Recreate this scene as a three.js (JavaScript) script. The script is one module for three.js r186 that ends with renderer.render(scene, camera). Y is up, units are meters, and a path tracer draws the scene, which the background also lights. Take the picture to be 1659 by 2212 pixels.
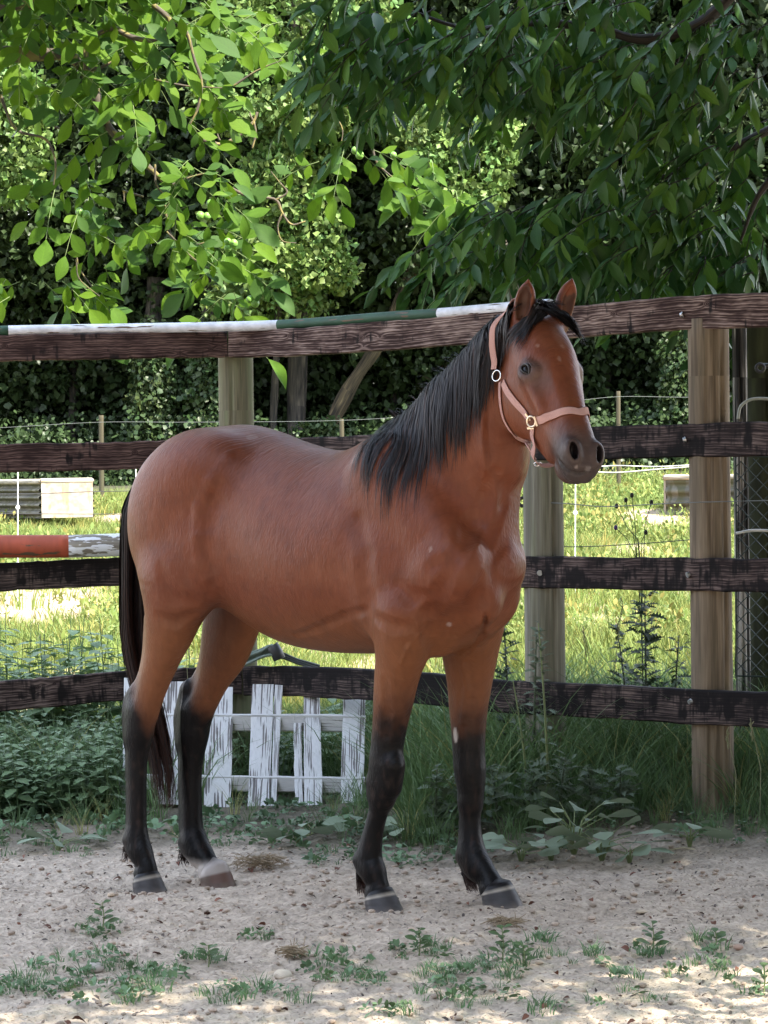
import * as THREE from 'three';
import { mergeGeometries } from 'three/addons/utils/BufferGeometryUtils.js';

// ---------------------------------------------------------------- camera, sky, sun, exposure
const scene = new THREE.Scene();
const EYE = 1.35, PXF = 6000;                       // eye height; focal length in units of 1/2212 of the picture height
const PITCH = -Math.atan(76 / PXF), ROLL = -0.013;
const camera = new THREE.PerspectiveCamera(2 * Math.atan(1106 / PXF) * 180 / Math.PI, 0.75, 0.1, 400);
camera.position.set(0, EYE, 0);
camera.rotation.set(PITCH, 0, ROLL, 'XYZ');
scene.add(camera);
const renderer = new THREE.WebGLRenderer({ antialias: true });
renderer.setSize(768, 1024);
renderer.toneMapping = THREE.LinearToneMapping;
renderer.toneMappingExposure = 4.4;
renderer.shadowMap.enabled = true;

const SUN = new THREE.Vector3(0.50, 0.83, 0.22).normalize();
{ // summer sky, computed: blue overhead, pale near the horizon, soft white cloud
  const w = 512, h = 256, d = new Float32Array(w * h * 4);
  for (let j = 0; j < h; j++) for (let i = 0; i < w; i++) {
    const v = (j + 0.5) / h, el = (v - 0.5) * Math.PI, az = (i + 0.5) / w * 2 * Math.PI;
    const y = Math.sin(el);
    const t = Math.pow(Math.max(0, 1 - Math.max(0, y)), 2.2);
    let r = 0.40 + 0.60 * t, g = 0.54 + 0.46 * t, b = 0.82 + 0.20 * t;
    const cl = 0.5 + 0.5 * Math.sin(az * 3 + 2.3 * Math.sin(el * 4 + az)) * Math.cos(el * 5 + 1.3 * Math.sin(az * 2));
    const c = Math.max(0, cl - 0.45) * 1.2 * Math.min(1, Math.max(0, y * 5));
    r += (1.15 - r) * c; g += (1.15 - g) * c; b += (1.18 - b) * c;
    if (y < 0) { r = 0.22; g = 0.24; b = 0.18; }
    const o = (j * w + i) * 4; d[o] = r; d[o + 1] = g; d[o + 2] = b; d[o + 3] = 1;
  }
  const t = new THREE.DataTexture(d, w, h, THREE.RGBAFormat, THREE.FloatType);
  t.mapping = THREE.EquirectangularReflectionMapping; t.magFilter = THREE.LinearFilter; t.minFilter = THREE.LinearFilter; t.needsUpdate = true;
  scene.background = t; scene.environment = t; scene.backgroundIntensity = 1; scene.environmentIntensity = 1;
}
const sun = new THREE.DirectionalLight(new THREE.Color(1, 0.93, 0.82), 4.5);
sun.position.copy(SUN).multiplyScalar(40); sun.target.position.set(0, 0, -10);
sun.castShadow = true; sun.shadow.mapSize.set(4096, 4096); sun.shadow.radius = 1;
Object.assign(sun.shadow.camera, { left: -22, right: 22, top: 22, bottom: -22, near: 1, far: 90 });
scene.add(sun, sun.target);

// ---------------------------------------------------------------- helpers
const V3 = (x, y, z) => new THREE.Vector3(x, y, z);
function rng(seed) { let a = seed >>> 0; return () => { a = (a + 0x6D2B79F5) >>> 0; let t = a; t = Math.imul(t ^ (t >>> 15), t | 1); t ^= t + Math.imul(t ^ (t >>> 7), t | 61); return ((t ^ (t >>> 14)) >>> 0) / 4294967296; }; }
const clamp = (x, a = 0, b = 1) => Math.min(b, Math.max(a, x));
const lerp = (a, b, t) => a + (b - a) * t;
const sstep = (a, b, x) => { const t = clamp((x - a) / (b - a)); return t * t * (3 - 2 * t); };
function hash3(x, y, z) { let h = Math.imul(x, 374761393) ^ Math.imul(y, 668265263) ^ Math.imul(z, 2147483647 - 56891); h = Math.imul(h ^ (h >>> 13), 1274126177); h ^= h >>> 16; return (h >>> 0) / 4294967296; }
function noise3(x, y = 0, z = 0) { // value noise 0..1
  const X = Math.floor(x), Y = Math.floor(y), Z = Math.floor(z); let u = x - X, v = y - Y, w = z - Z;
  u = u * u * (3 - 2 * u); v = v * v * (3 - 2 * v); w = w * w * (3 - 2 * w);
  const L = (a, b, t) => a + (b - a) * t;
  return L(L(L(hash3(X, Y, Z), hash3(X + 1, Y, Z), u), L(hash3(X, Y + 1, Z), hash3(X + 1, Y + 1, Z), u), v),
    L(L(hash3(X, Y, Z + 1), hash3(X + 1, Y, Z + 1), u), L(hash3(X, Y + 1, Z + 1), hash3(X + 1, Y + 1, Z + 1), u), v), w);
}
function fbm(x, y = 0, z = 0, o = 4) { let s = 0, a = 0.5, n = 0; for (let i = 0; i < o; i++) { s += a * noise3(x, y, z); n += a; x = x * 2.03 + 17.1; y = y * 2.03 + 5.3; z = z * 2.03 + 9.7; a *= 0.5; } return s / n; }
// picture position (in units where the picture is 1659 x 2212) to a ray from the eye, a point at a depth, and a point at a height
const CQ = new THREE.Quaternion().setFromEuler(camera.rotation);
const ray = (px, py) => V3((px - 829.5) / PXF, -(py - 1106) / PXF, -1).applyQuaternion(CQ);
const at = (px, py, d) => ray(px, py).multiplyScalar(d).add(camera.position);
const onGround = (px, py, gy = 0) => { const r = ray(px, py); return r.multiplyScalar((gy - EYE) / r.y).add(camera.position); };
const names = {};
function numbered(n) { const k = names[n] = (names[n] ?? -1) + 1; return k ? n + '_' + String(k).padStart(3, '0') : n; }
function tag(o, label, category, group, kind) { if (label) o.userData.label = label; if (category) o.userData.category = category; if (group) o.userData.group = group; if (kind) o.userData.kind = kind; return o; }
function thing(name, label, category, group, pos = [0, 0, 0], ry = 0) {
  const g = new THREE.Group(); g.name = numbered(name); g.position.set(...pos); g.rotation.y = ry; scene.add(g); return tag(g, label, category, group);
}
function mesh(name, geo, mat, parent, kind) {
  const m = new THREE.Mesh(geo, mat); m.name = parent === scene ? numbered(name) : name; m.castShadow = m.receiveShadow = true; parent.add(m); if (kind) m.userData.kind = kind; return m;
}
function inst(name, geo, mat, mats, parent, cols) {
  const m = new THREE.InstancedMesh(geo, mat, mats.length); m.name = parent === scene ? numbered(name) : name;
  mats.forEach((x, i) => m.setMatrixAt(i, x)); if (cols) cols.forEach((c, i) => m.setColorAt(i, c));
  m.castShadow = m.receiveShadow = true; m.userData.kind = 'stuff'; parent.add(m); return m;
}
const masses = {};
function mass(name, label, category) { // one countless mass, in a few meshes
  if (masses[name]) return masses[name]; const g = new THREE.Group(); g.name = numbered(name); g.userData.kind = 'stuff'; scene.add(g); return masses[name] = tag(g, label, category);
}
function dataTex(w, h, fn, srgb = false) { // fn(u, v) -> [r, g, b] 0..1 (sRGB values when srgb)
  const d = new Uint8Array(w * h * 4);
  for (let j = 0; j < h; j++) for (let i = 0; i < w; i++) { const c = fn((i + 0.5) / w, (j + 0.5) / h), o = (j * w + i) * 4; d[o] = clamp(c[0]) * 255; d[o + 1] = clamp(c[1]) * 255; d[o + 2] = clamp(c[2]) * 255; d[o + 3] = 255; }
  const t = new THREE.DataTexture(d, w, h, THREE.RGBAFormat); t.wrapS = t.wrapT = THREE.RepeatWrapping; t.magFilter = THREE.LinearFilter; t.minFilter = THREE.LinearMipmapLinearFilter; t.generateMipmaps = true; if (srgb) t.colorSpace = THREE.SRGBColorSpace; t.needsUpdate = true; return t;
}
class Geo { // collects triangles with optional colours and uv
  constructor() { this.p = []; this.i = []; this.c = []; this.u = []; }
  vert(x, y, z, c, u = 0, v = 0) { this.p.push(x, y, z); if (c) this.c.push(c[0], c[1], c[2]); this.u.push(u, v); return this.p.length / 3 - 1; }
  tri(a, b, c) { this.i.push(a, b, c); }
  quad(a, b, c, d) { this.i.push(a, b, c, a, c, d); }
  // tube through points with a radius per point
  tube(pts, rad, sides = 6, col, cap = true) {
    const n = pts.length, up = V3(0, 0, 0); let start = this.p.length / 3, U = null, len = 0;
    for (let k = 0; k < n; k++) {
      const a = pts[Math.max(0, k - 1)], b = pts[Math.min(n - 1, k + 1)], t = V3().subVectors(b, a).normalize();
      if (!U) { U = V3(0, 1, 0); if (Math.abs(t.y) > 0.9) U.set(1, 0, 0); }
      U.addScaledVector(t, -U.dot(t)).normalize(); const W = up.crossVectors(t, U).clone();
      if (k) len += pts[k].distanceTo(pts[k - 1]);
      const r = typeof rad === 'function' ? rad(k / (n - 1)) : Array.isArray(rad) ? rad[k] : rad, cc = typeof col === 'function' ? col(k / (n - 1), pts[k]) : col;
      for (let s = 0; s < sides; s++) { const q = s / sides * 2 * Math.PI, cx = Math.cos(q) * r, sy = Math.sin(q) * r; this.vert(pts[k].x + U.x * cx + W.x * sy, pts[k].y + U.y * cx + W.y * sy, pts[k].z + U.z * cx + W.z * sy, cc, s / sides, len); }
    }
    for (let k = 0; k < n - 1; k++) for (let s = 0; s < sides; s++) { const a = start + k * sides + s, b = start + k * sides + (s + 1) % sides; this.quad(a, b, b + sides, a + sides); }
    if (cap) for (const k of [0, n - 1]) { const cc = typeof col === 'function' ? col(k ? 1 : 0, pts[k]) : col; const m = this.vert(pts[k].x, pts[k].y, pts[k].z, cc); for (let s = 0; s < sides; s++) { const a = start + k * sides + s, b = start + k * sides + (s + 1) % sides; k ? this.tri(m, a, b) : this.tri(m, b, a); } }
    return this;
  }
  build() {
    const g = new THREE.BufferGeometry(); g.setAttribute('position', new THREE.Float32BufferAttribute(this.p, 3)); if (this.c.length) g.setAttribute('color', new THREE.Float32BufferAttribute(this.c, 3)); g.setAttribute('uv', new THREE.Float32BufferAttribute(this.u, 2)); g.setIndex(this.p.length / 3 > 65535 ? new THREE.Uint32BufferAttribute(this.i, 1) : new THREE.Uint16BufferAttribute(this.i, 1)); g.computeVertexNormals(); return g;
  }
}
const std = (o) => new THREE.MeshStandardMaterial({ roughness: 0.8, ...o });
const lin = (r, g, b) => new THREE.Color().setRGB(r, g, b);
// ================================================================ the horse
// its own axes: x forward along the body, y up, z to its right (the side seen)
const HTH = 40 * Math.PI / 180, HO = (() => { const p = onGround(830, 1966); return V3(p.x + 0.145 * Math.sin(HTH), 0, p.z - 0.145 * Math.cos(HTH)); })();
const HF = V3(Math.cos(HTH), 0, Math.sin(HTH)), HR = V3(-Math.sin(HTH), 0, Math.cos(HTH));
function J(px, py, w) { const r = ray(px, py), c = camera.position.clone().sub(HO), t = (w - c.dot(HR)) / r.dot(HR); c.addScaledVector(r, t); return [c.dot(HF), c.y, w]; }
// head axes: a down the face, b out of the forehead, c to its right
const HEAD = (() => {
  const he = 16 * Math.PI / 180, be = 36 * Math.PI / 180, ro = 8.5 * Math.PI / 180, o = V3(...J(1164, 676, 0.025));
  const f = V3(Math.cos(he), 0, Math.sin(he)), c0 = V3(-Math.sin(he), 0, Math.cos(he));
  const a0 = f.clone().multiplyScalar(Math.sin(be)).add(V3(0, -Math.cos(be), 0)), b = f.clone().multiplyScalar(Math.cos(be)).add(V3(0, Math.sin(be), 0));
  const a = a0.clone().multiplyScalar(Math.cos(ro)).addScaledVector(c0, Math.sin(ro)), c = c0.clone().multiplyScalar(Math.cos(ro)).addScaledVector(a0, -Math.sin(ro));
  return { o, a, b, c, k: 0.965 };
})();
const headOut = (a, b, c) => HEAD.o.clone().addScaledVector(HEAD.a, a * HEAD.k).addScaledVector(HEAD.b, b * HEAD.k).addScaledVector(HEAD.c, c * HEAD.k);
const hin = [0, 0, 0];
function headIn(x, y, z) { const o = HEAD.o, k = 1 / HEAD.k; x -= o.x; y -= o.y; z -= o.z; hin[0] = (x * HEAD.a.x + y * HEAD.a.y + z * HEAD.a.z) * k; hin[1] = (x * HEAD.b.x + y * HEAD.b.y + z * HEAD.b.z) * k; hin[2] = (x * HEAD.c.x + y * HEAD.c.y + z * HEAD.c.z) * k; return hin; }

const smin = (a, b, k) => { const h = Math.max(k - Math.abs(a - b), 0); return Math.min(a, b) - h * h * 0.25 / k; };
const PR = []; // primitives: f(x,y,z), sphere bounds, k, sub
const near = (x, y, z, m) => PR.filter((p) => Math.hypot(x - p.c[0], y - p.c[1], z - p.c[2]) < p.r + m);
const horseD = (x, y, z) => field(near(x, y, z, 0.12), x, y, z);
const horseN = (x, y, z, l = near(x, y, z, 0.12), e = 0.004) => V3(field(l, x + e, y, z) - field(l, x - e, y, z), field(l, x, y + e, z) - field(l, x, y - e, z), field(l, x, y, z + e) - field(l, x, y, z - e)).normalize();
function curve(pts) { // smooth interpolation through [x, y] pairs
  const n = pts.length, m = pts.map((p, i) => i === 0 ? (pts[1][1] - p[1]) / (pts[1][0] - p[0]) : i === n - 1 ? (p[1] - pts[i - 1][1]) / (p[0] - pts[i - 1][0]) : (pts[i + 1][1] - pts[i - 1][1]) / (pts[i + 1][0] - pts[i - 1][0]));
  return (x) => {
    if (x <= pts[0][0]) return pts[0][1]; if (x >= pts[n - 1][0]) return pts[n - 1][1];
    let i = 0; while (x > pts[i + 1][0]) i++; const h = pts[i + 1][0] - pts[i][0], t = (x - pts[i][0]) / h, t2 = t * t, t3 = t2 * t;
    return (2 * t3 - 3 * t2 + 1) * pts[i][1] + (t3 - 2 * t2 + t) * h * m[i] + (3 * t2 - 2 * t3) * pts[i + 1][1] + (t3 - t2) * h * m[i + 1];
  };
}
function add(f, c, r, k, sub = false) { PR.push({ f, c, r, k, sub }); }
function bone(A, B, ra, rb, fz = 1, k = 0.03, sub = false) {
  const dx = B[0] - A[0], dy = B[1] - A[1], dz = B[2] - A[2], L2 = dx * dx + dy * dy + dz * dz || 1e-9, i1 = 1 / fz, i2 = i1 * i1;
  add((x, y, z) => {
    const px = x - A[0], py = y - A[1], pz = z - A[2], t = clamp((px * dx + py * dy + pz * dz) / L2);
    const ex = px - dx * t, ey = py - dy * t, ez = pz - dz * t, r = ra + (rb - ra) * t;
    if (fz === 1) return Math.sqrt(ex * ex + ey * ey + ez * ez) - r;
    const e2 = ex * ex + ey * ey, L = Math.sqrt(e2 + ez * ez * i2), g = Math.sqrt(e2 + ez * ez * i2 * i2);
    return g < 1e-6 ? -r * Math.min(1, fz) : (L - r) * L / g;
  }, [(A[0] + B[0]) / 2, (A[1] + B[1]) / 2, (A[2] + B[2]) / 2], Math.sqrt(L2) / 2 + Math.max(ra, rb) * Math.max(1, fz), k, sub);
}
function chain(list, fz = 1, k = 0.02) { // one limb: a smooth curve with a smooth radius
  const cp = new THREE.CatmullRomCurve3(list.map((q) => V3(...q[0]))), n = (list.length - 1) * 7, rr = list.map((q, i) => [i, q[1]]), rf = curve(rr), p = [], ra = []; for (let i = 0; i <= n; i++) { p.push(cp.getPoint(i / n)); ra.push(rf(i / n * (list.length - 1))); }
  const c = [0, 1, 2].map((i) => p.reduce((a, q) => a + q.getComponent(i), 0) / p.length), r = Math.max(...p.map((q, i) => Math.hypot(q.x - c[0], q.y - c[1], q.z - c[2]) + ra[i])), i1 = 1 / fz;
  add((x, y, z) => {
    let best = 9, bi = 0; for (let i = 0; i <= n; i++) { const dx = x - p[i].x, dy = y - p[i].y, dz = (z - p[i].z) * i1, d = Math.sqrt(dx * dx + dy * dy + dz * dz) - ra[i]; if (d < best) { best = d; bi = i; } }
    let d0 = 9; for (let i = Math.max(0, bi - 1); i < Math.min(n, bi + 1); i++) { const A = p[i], B = p[i + 1], ux = B.x - A.x, uy = B.y - A.y, uz = B.z - A.z, t = clamp(((x - A.x) * ux + (y - A.y) * uy + (z - A.z) * uz) / (ux * ux + uy * uy + uz * uz)), ex = x - A.x - ux * t, ey = y - A.y - uy * t, ez = z - A.z - uz * t, e2 = ex * ex + ey * ey, L = Math.sqrt(e2 + ez * ez * i1 * i1), g = Math.sqrt(e2 + ez * ez * i1 * i1 * i1 * i1), rad = ra[i] + (ra[i + 1] - ra[i]) * t; d0 = Math.min(d0, g < 1e-6 ? -rad * Math.min(1, fz) : (L - rad) * L / g); }
    return d0 - 0.0015;
  }, c, r, k);
}
function ell(C, R, axes, k = 0.03, sub = false) { // axes: three unit vectors, or none
  const [X, Y, Z] = axes || [V3(1, 0, 0), V3(0, 1, 0), V3(0, 0, 1)];
  add((x, y, z) => {
    x -= C[0]; y -= C[1]; z -= C[2]; const a = (x * X.x + y * X.y + z * X.z) / R[0], b = (x * Y.x + y * Y.y + z * Y.z) / R[1], c = (x * Z.x + y * Z.y + z * Z.z) / R[2];
    const k0 = Math.sqrt(a * a + b * b + c * c), k1 = Math.sqrt(a * a / R[0] / R[0] + b * b / R[1] / R[1] + c * c / R[2] / R[2]); return k1 < 1e-6 ? -Math.min(...R) : k0 * (k0 - 1) / k1;
  }, C, Math.max(...R), k, sub);
}
function axesXY(dx, dy) { const l = Math.hypot(dx, dy); return [V3(dx / l, dy / l, 0), V3(-dy / l, dx / l, 0), V3(0, 0, 1)]; }
function sweep(x0, x1, T, B, W, C, nu, nl, c, r, k, inFn, scale = 1) { // body swept along its first axis
  const q = (x, y, z) => { const t = T(x), b = B(x), m = b + (t - b) * C(x), w = W(x), up = y > m, hh = Math.max(0.004, up ? t - m : m - b), n = up ? nu(x) : nl(x); return Math.pow(Math.pow(Math.abs(z) / w, n) + Math.pow(Math.abs(y - m) / hh, n), 1 / n); };
  add((X, Y, Z) => {
    let x = X, y = Y, z = Z; if (inFn) { const p = inFn(X, Y, Z); x = p[0]; y = p[1]; z = p[2]; }
    const xc = clamp(x, x0, x1), v = q(xc, y, z), e = 0.006, gx = (q(xc + e, y, z) - q(xc - e, y, z)) / (2 * e), gy = (q(xc, y + e, z) - q(xc, y - e, z)) / (2 * e), gz = (q(xc, y, z + e) - q(xc, y, z - e)) / (2 * e);
    const d = (v - 1) / Math.max(1.2, Math.sqrt(gx * gx + gy * gy + gz * gz)), out = Math.abs(x - xc);
    return (out > 0 ? Math.hypot(Math.max(d, 0), out) + Math.min(d, 0) * 0 : d) * scale;
  }, c, r, k);
}
// ---- trunk
const one = (v) => () => v;
sweep(-1.10, 0.40,
  curve([[-1.10, 1.18], [-1.085, 1.27], [-1.06, 1.34], [-1.01, 1.405], [-0.94, 1.472], [-0.85, 1.514], [-0.75, 1.528], [-0.66, 1.526], [-0.56, 1.505], [-0.47, 1.476], [-0.35, 1.446], [-0.26, 1.437], [-0.2, 1.452], [-0.145, 1.476], [-0.07, 1.497], [0.03, 1.50], [0.12, 1.46], [0.22, 1.40], [0.28, 1.30], [0.36, 1.18], [0.40, 1.10]]),
  curve([[-1.10, 1.12], [-1.07, 1.04], [-1.0, 1.0], [-0.9, 0.985], [-0.82, 0.955], [-0.73, 0.905], [-0.58, 0.834], [-0.45, 0.80], [-0.3, 0.787], [-0.166, 0.787], [0, 0.795], [0.1, 0.795], [0.2, 0.81], [0.3, 0.855], [0.35, 0.92], [0.40, 1.04]]),
  curve([[-1.10, 0.08], [-1.07, 0.14], [-1.0, 0.19], [-0.9, 0.232], [-0.78, 0.24], [-0.66, 0.222], [-0.55, 0.235], [-0.4, 0.262], [-0.25, 0.272], [-0.1, 0.262], [0, 0.238], [0.1, 0.222], [0.2, 0.212], [0.27, 0.18], [0.34, 0.13], [0.40, 0.07]]),
  curve([[-1.15, 0.5], [-0.9, 0.5], [-0.6, 0.46], [-0.3, 0.45], [0.05, 0.42], [0.3, 0.45], [0.455, 0.5]]),
  curve([[-1.1, 2], [-0.75, 2.0], [-0.4, 1.9], [-0.1, 1.6], [0.1, 1.6], [0.3, 2]]), one(2.05), [-0.35, 1.15, 0], 0.95, 0.05);
// ---- neck
bone([0.10, 1.27, 0], [0.255, 1.455, 0.0], 0.245, 0.178, 0.7, 0.10);
bone([0.255, 1.455, 0], [0.345, 1.60, 0.012], 0.178, 0.132, 0.62, 0.06);
bone([0.345, 1.60, 0.012], [0.43, 1.735, 0.02], 0.132, 0.095, 0.6, 0.04);
bone([0.0, 1.47, 0], [0.17, 1.60, 0.0], 0.035, 0.04, 0.8, 0.08);                 // crest
bone([0.17, 1.59, 0.0], [0.36, 1.735, 0.012], 0.04, 0.033, 0.8, 0.07);
bone([0.36, 1.725, 0.012], [0.50, 1.79, 0.02], 0.033, 0.033, 1.0, 0.06);
for (const s of [-1, 1]) { const fx = s < 0 ? -0.085 : 0; // shoulders
  bone([0.02 + fx, 1.36, 0.145 * s], [0.27 + fx, 1.10, 0.165 * s], 0.10, 0.10, 0.62, 0.07);
  ell([0.30 + fx, 1.07, 0.15 * s], [0.105, 0.10, 0.075], null, 0.05);             // point of the shoulder
  bone([0.27 + fx, 1.05, 0.165 * s], [0.05 + fx, 0.92, 0.175 * s], 0.095, 0.085, 0.72, 0.05); // upper arm
  ell([0.03 + fx, 1.05, 0.18 * s], [0.14, 0.13, 0.07], axesXY(0.6, 0.8), 0.05);   // triceps
  ell([0.295 + fx * 0.6, 0.985, 0.072 * s], [0.10, 0.115, 0.08], axesXY(0.5, 0.85), 0.03);  // breast
  bone([0.31 + fx * 0.4, 1.02, 0.05 * s], [0.17, 0.85, 0.08 * s], 0.07, 0.06, 1, 0.04);
}
bone([0.32, 1.24, 0.0], [0.345, 1.08, 0.0], 0.05, 0.05, 1.1, 0.08);
// ---- hind quarters and legs: positions read off the picture at the leg's own side of the body
const Q = (px, py, w, r) => [J(px, py, w), r];
ell([-0.80, 1.34, 0.13], [0.24, 0.17, 0.13], axesXY(1, 0.25), 0.06); ell([-0.80, 1.34, -0.13], [0.24, 0.17, 0.13], axesXY(1, 0.25), 0.06);
// point of hip
for (const s of [-1, 1]) {
  const dx = s < 0 ? 0.05 : 0;
  ell([-0.885 + dx, 1.14, 0.15 * s], [0.165, 0.24, 0.105], axesXY(1, 0.3), 0.08);  // buttock and thigh
  ell([-0.74 + dx, 1.08, 0.185 * s], [0.13, 0.19, 0.075], axesXY(1, -0.5), 0.05);
}
// right hind
chain([Q(378, 1255, 0.18, 0.118), Q(372, 1335, 0.18, 0.098), Q(354, 1405, 0.175, 0.07), Q(330, 1480, 0.172, 0.054), Q(313, 1535, 0.17, 0.05)], 0.8, 0.06);
chain([Q(335, 1340, 0.175, 0.04), Q(319, 1440, 0.17, 0.025), Q(304, 1478, 0.17, 0.023), Q(283, 1518, 0.17, 0.022), Q(281, 1548, 0.17, 0.027), Q(285, 1600, 0.17, 0.022)], 0.75, 0.025);
chain([Q(306, 1535, 0.17, 0.05), Q(303, 1575, 0.17, 0.05), Q(298, 1620, 0.17, 0.039), Q(296, 1660, 0.17, 0.0345), Q(296, 1720, 0.17, 0.033), Q(296, 1780, 0.17, 0.034), Q(296, 1815, 0.17, 0.043), Q(303, 1840, 0.17, 0.038)], 0.85, 0.02);
chain([Q(303, 1840, 0.17, 0.036), Q(316, 1872, 0.17, 0.034), Q(315, 1888, 0.17, 0.041)], 0.95, 0.02);
bone(J(296, 1500, 0.17), J(292, 1590, 0.17), 0.028, 0.03, 0.8, 0.03);
bone(J(283, 1600, 0.17), J(281, 1790, 0.17), 0.016, 0.016, 0.8, 0.02);
bone(J(280, 1815, 0.17), J(284, 1832, 0.17), 0.024, 0.02, 1, 0.02);
// left hind
chain([Q(520, 1270, -0.14, 0.115), Q(500, 1345, -0.14, 0.103), Q(486, 1405, -0.135, 0.086), Q(460, 1470, -0.13, 0.057), Q(430, 1535, -0.13, 0.052)], 0.85, 0.03);
chain([Q(462, 1370, -0.135, 0.04), Q(443, 1440, -0.13, 0.027), Q(424, 1475, -0.13, 0.024), Q(397, 1522, -0.13, 0.023), Q(391, 1552, -0.13, 0.028), Q(395, 1605, -0.13, 0.025)], 0.75, 0.025);
chain([Q(424, 1540, -0.13, 0.054), Q(420, 1580, -0.13, 0.053), Q(415, 1625, -0.13, 0.044), Q(412, 1670, -0.13, 0.039), Q(413, 1730, -0.13, 0.037), Q(415, 1790, -0.13, 0.04), Q(420, 1822, -0.13, 0.05), Q(432, 1845, -0.13, 0.042)], 0.92, 0.02);
chain([Q(432, 1845, -0.13, 0.04), Q(450, 1868, -0.13, 0.037), Q(455, 1882, -0.13, 0.043)], 0.95, 0.02);
bone(J(406, 1490, -0.13), J(404, 1600, -0.13), 0.03, 0.034, 0.8, 0.03);
bone(J(394, 1610, -0.13), J(396, 1790, -0.13), 0.018, 0.018, 0.8, 0.02);
bone(J(401, 1822, -0.13), J(408, 1838, -0.13), 0.026, 0.022, 1, 0.02);
// right fore
chain([Q(880, 1330, 0.165, 0.115), Q(866, 1416, 0.16, 0.082), Q(858, 1455, 0.155, 0.072), Q(850, 1510, 0.15, 0.064), Q(843, 1560, 0.147, 0.056), Q(837, 1606, 0.145, 0.052), Q(833, 1648, 0.145, 0.053), Q(829, 1690, 0.145, 0.049), Q(826, 1722, 0.145, 0.039)], 0.9, 0.025);
chain([Q(826, 1722, 0.145, 0.037), Q(817, 1755, 0.145, 0.031), Q(808, 1790, 0.145, 0.031), Q(801, 1825, 0.145, 0.036), Q(797, 1858, 0.145, 0.043), Q(805, 1882, 0.145, 0.038)], 0.9, 0.02);
chain([Q(805, 1882, 0.145, 0.036), Q(815, 1908, 0.145, 0.033), Q(816, 1930, 0.145, 0.040)], 1, 0.02);
bone(J(812, 1690, 0.145), J(810, 1712, 0.145), 0.026, 0.022, 1, 0.03);
bone(J(778, 1858, 0.145), J(784, 1876, 0.145), 0.024, 0.02, 1, 0.02);
bone(J(850, 1655, 0.155), J(846, 1700, 0.15), 0.034, 0.03, 1, 0.03);
// left fore
chain([Q(1015, 1330, -0.13, 0.115), Q(1015, 1425, -0.14, 0.085), Q(1014, 1480, -0.145, 0.07), Q(1012, 1524, -0.145, 0.062), Q(1012, 1580, -0.145, 0.054), Q(1013, 1630, -0.145, 0.051), Q(1015, 1662, -0.145, 0.051), Q(1017, 1700, -0.145, 0.044), Q(1016, 1732, -0.145, 0.037)], 0.95, 0.025);
chain([Q(1016, 1732, -0.145, 0.035), Q(1015, 1775, -0.145, 0.034), Q(1016, 1810, -0.145, 0.038), Q(1020, 1848, -0.145, 0.047), Q(1032, 1872, -0.145, 0.042)], 0.95, 0.02);
chain([Q(1032, 1872, -0.145, 0.04), Q(1055, 1900, -0.145, 0.036), Q(1064, 1920, -0.145, 0.042)], 1, 0.02);
bone(J(1002, 1850, -0.145), J(1010, 1868, -0.145), 0.026, 0.022, 1, 0.02);
// ---- head
const hIn = (x, y, z) => headIn(x, y, z);
const H3 = (a, b, c) => { const v = headOut(a, b, c); return [v.x, v.y, v.z]; };
const HAX = [HEAD.a, HEAD.b, HEAD.c];
const hax = (ab, roll = 0, yaw = 0) => { // head axes turned about c by ab
  const X = HEAD.a.clone().multiplyScalar(Math.cos(ab)).addScaledVector(HEAD.b, Math.sin(ab)), Y = HEAD.b.clone().multiplyScalar(Math.cos(ab)).addScaledVector(HEAD.a, -Math.sin(ab)), Z = HEAD.c.clone();
  const q = new THREE.Quaternion().setFromAxisAngle(Y, yaw).premultiply(new THREE.Quaternion().setFromAxisAngle(X, roll)); return [X.applyQuaternion(q), Y.applyQuaternion(q), Z.applyQuaternion(q)];
};
const lOf = (v) => { const q = v.clone().sub(HO); return V3(q.dot(HF), q.y, q.dot(HR)); };
const SC = { c: lOf(camera.position) };
function surf(px, py) { // the first point of the body met by a line of sight, and its normal
  const r = ray(px, py), d = V3(r.dot(HF), r.y, r.dot(HR)).normalize(), p = V3(); let t = 7.2, l = PR;
  for (let i = 0; i < 200; i++) { p.copy(SC.c).addScaledVector(d, t); if (t > 7.6) l = near(p.x, p.y, p.z, 0.2); const e = l.length ? field(l, p.x, p.y, p.z) : 0.1; if (e < 0.0008) break; t += Math.min(0.08, e * 0.7); if (t > 11) return null; }
  return { p, n: horseN(p.x, p.y, p.z), d };
}
function groove(pts, r, depth, k, taper = true) { depth *= 0.8; k = Math.min(k, 0.016); r *= 1.4; const q = pts.map(([x, y]) => surf(x, y)).filter(Boolean), n = q.length, l = []; q.forEach((h, i) => { const rr = r * (taper && (i === 0 || i === n - 1) ? 0.6 : 1), o = rr - (taper && (i === 0 || i === n - 1) ? depth * 0.2 : depth); l.push([h.p.clone().addScaledVector(h.n, o), rr]); }); for (let i = 0; i < n - 1; i++) bone(l[i][0].toArray(), l[i + 1][0].toArray(), l[i][1], l[i + 1][1], 1, k, true); }
function ridge(pts, r, out, k) { k = Math.min(k, 0.012); const l = pts.map(([x, y]) => surf(x, y)).filter(Boolean).map((h) => h.p.clone().addScaledVector(h.n, out - r)); for (let i = 0; i < l.length - 1; i++) bone(l[i].toArray(), l[i + 1].toArray(), r, r, 1, k); }
const EARS = [];
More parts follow.
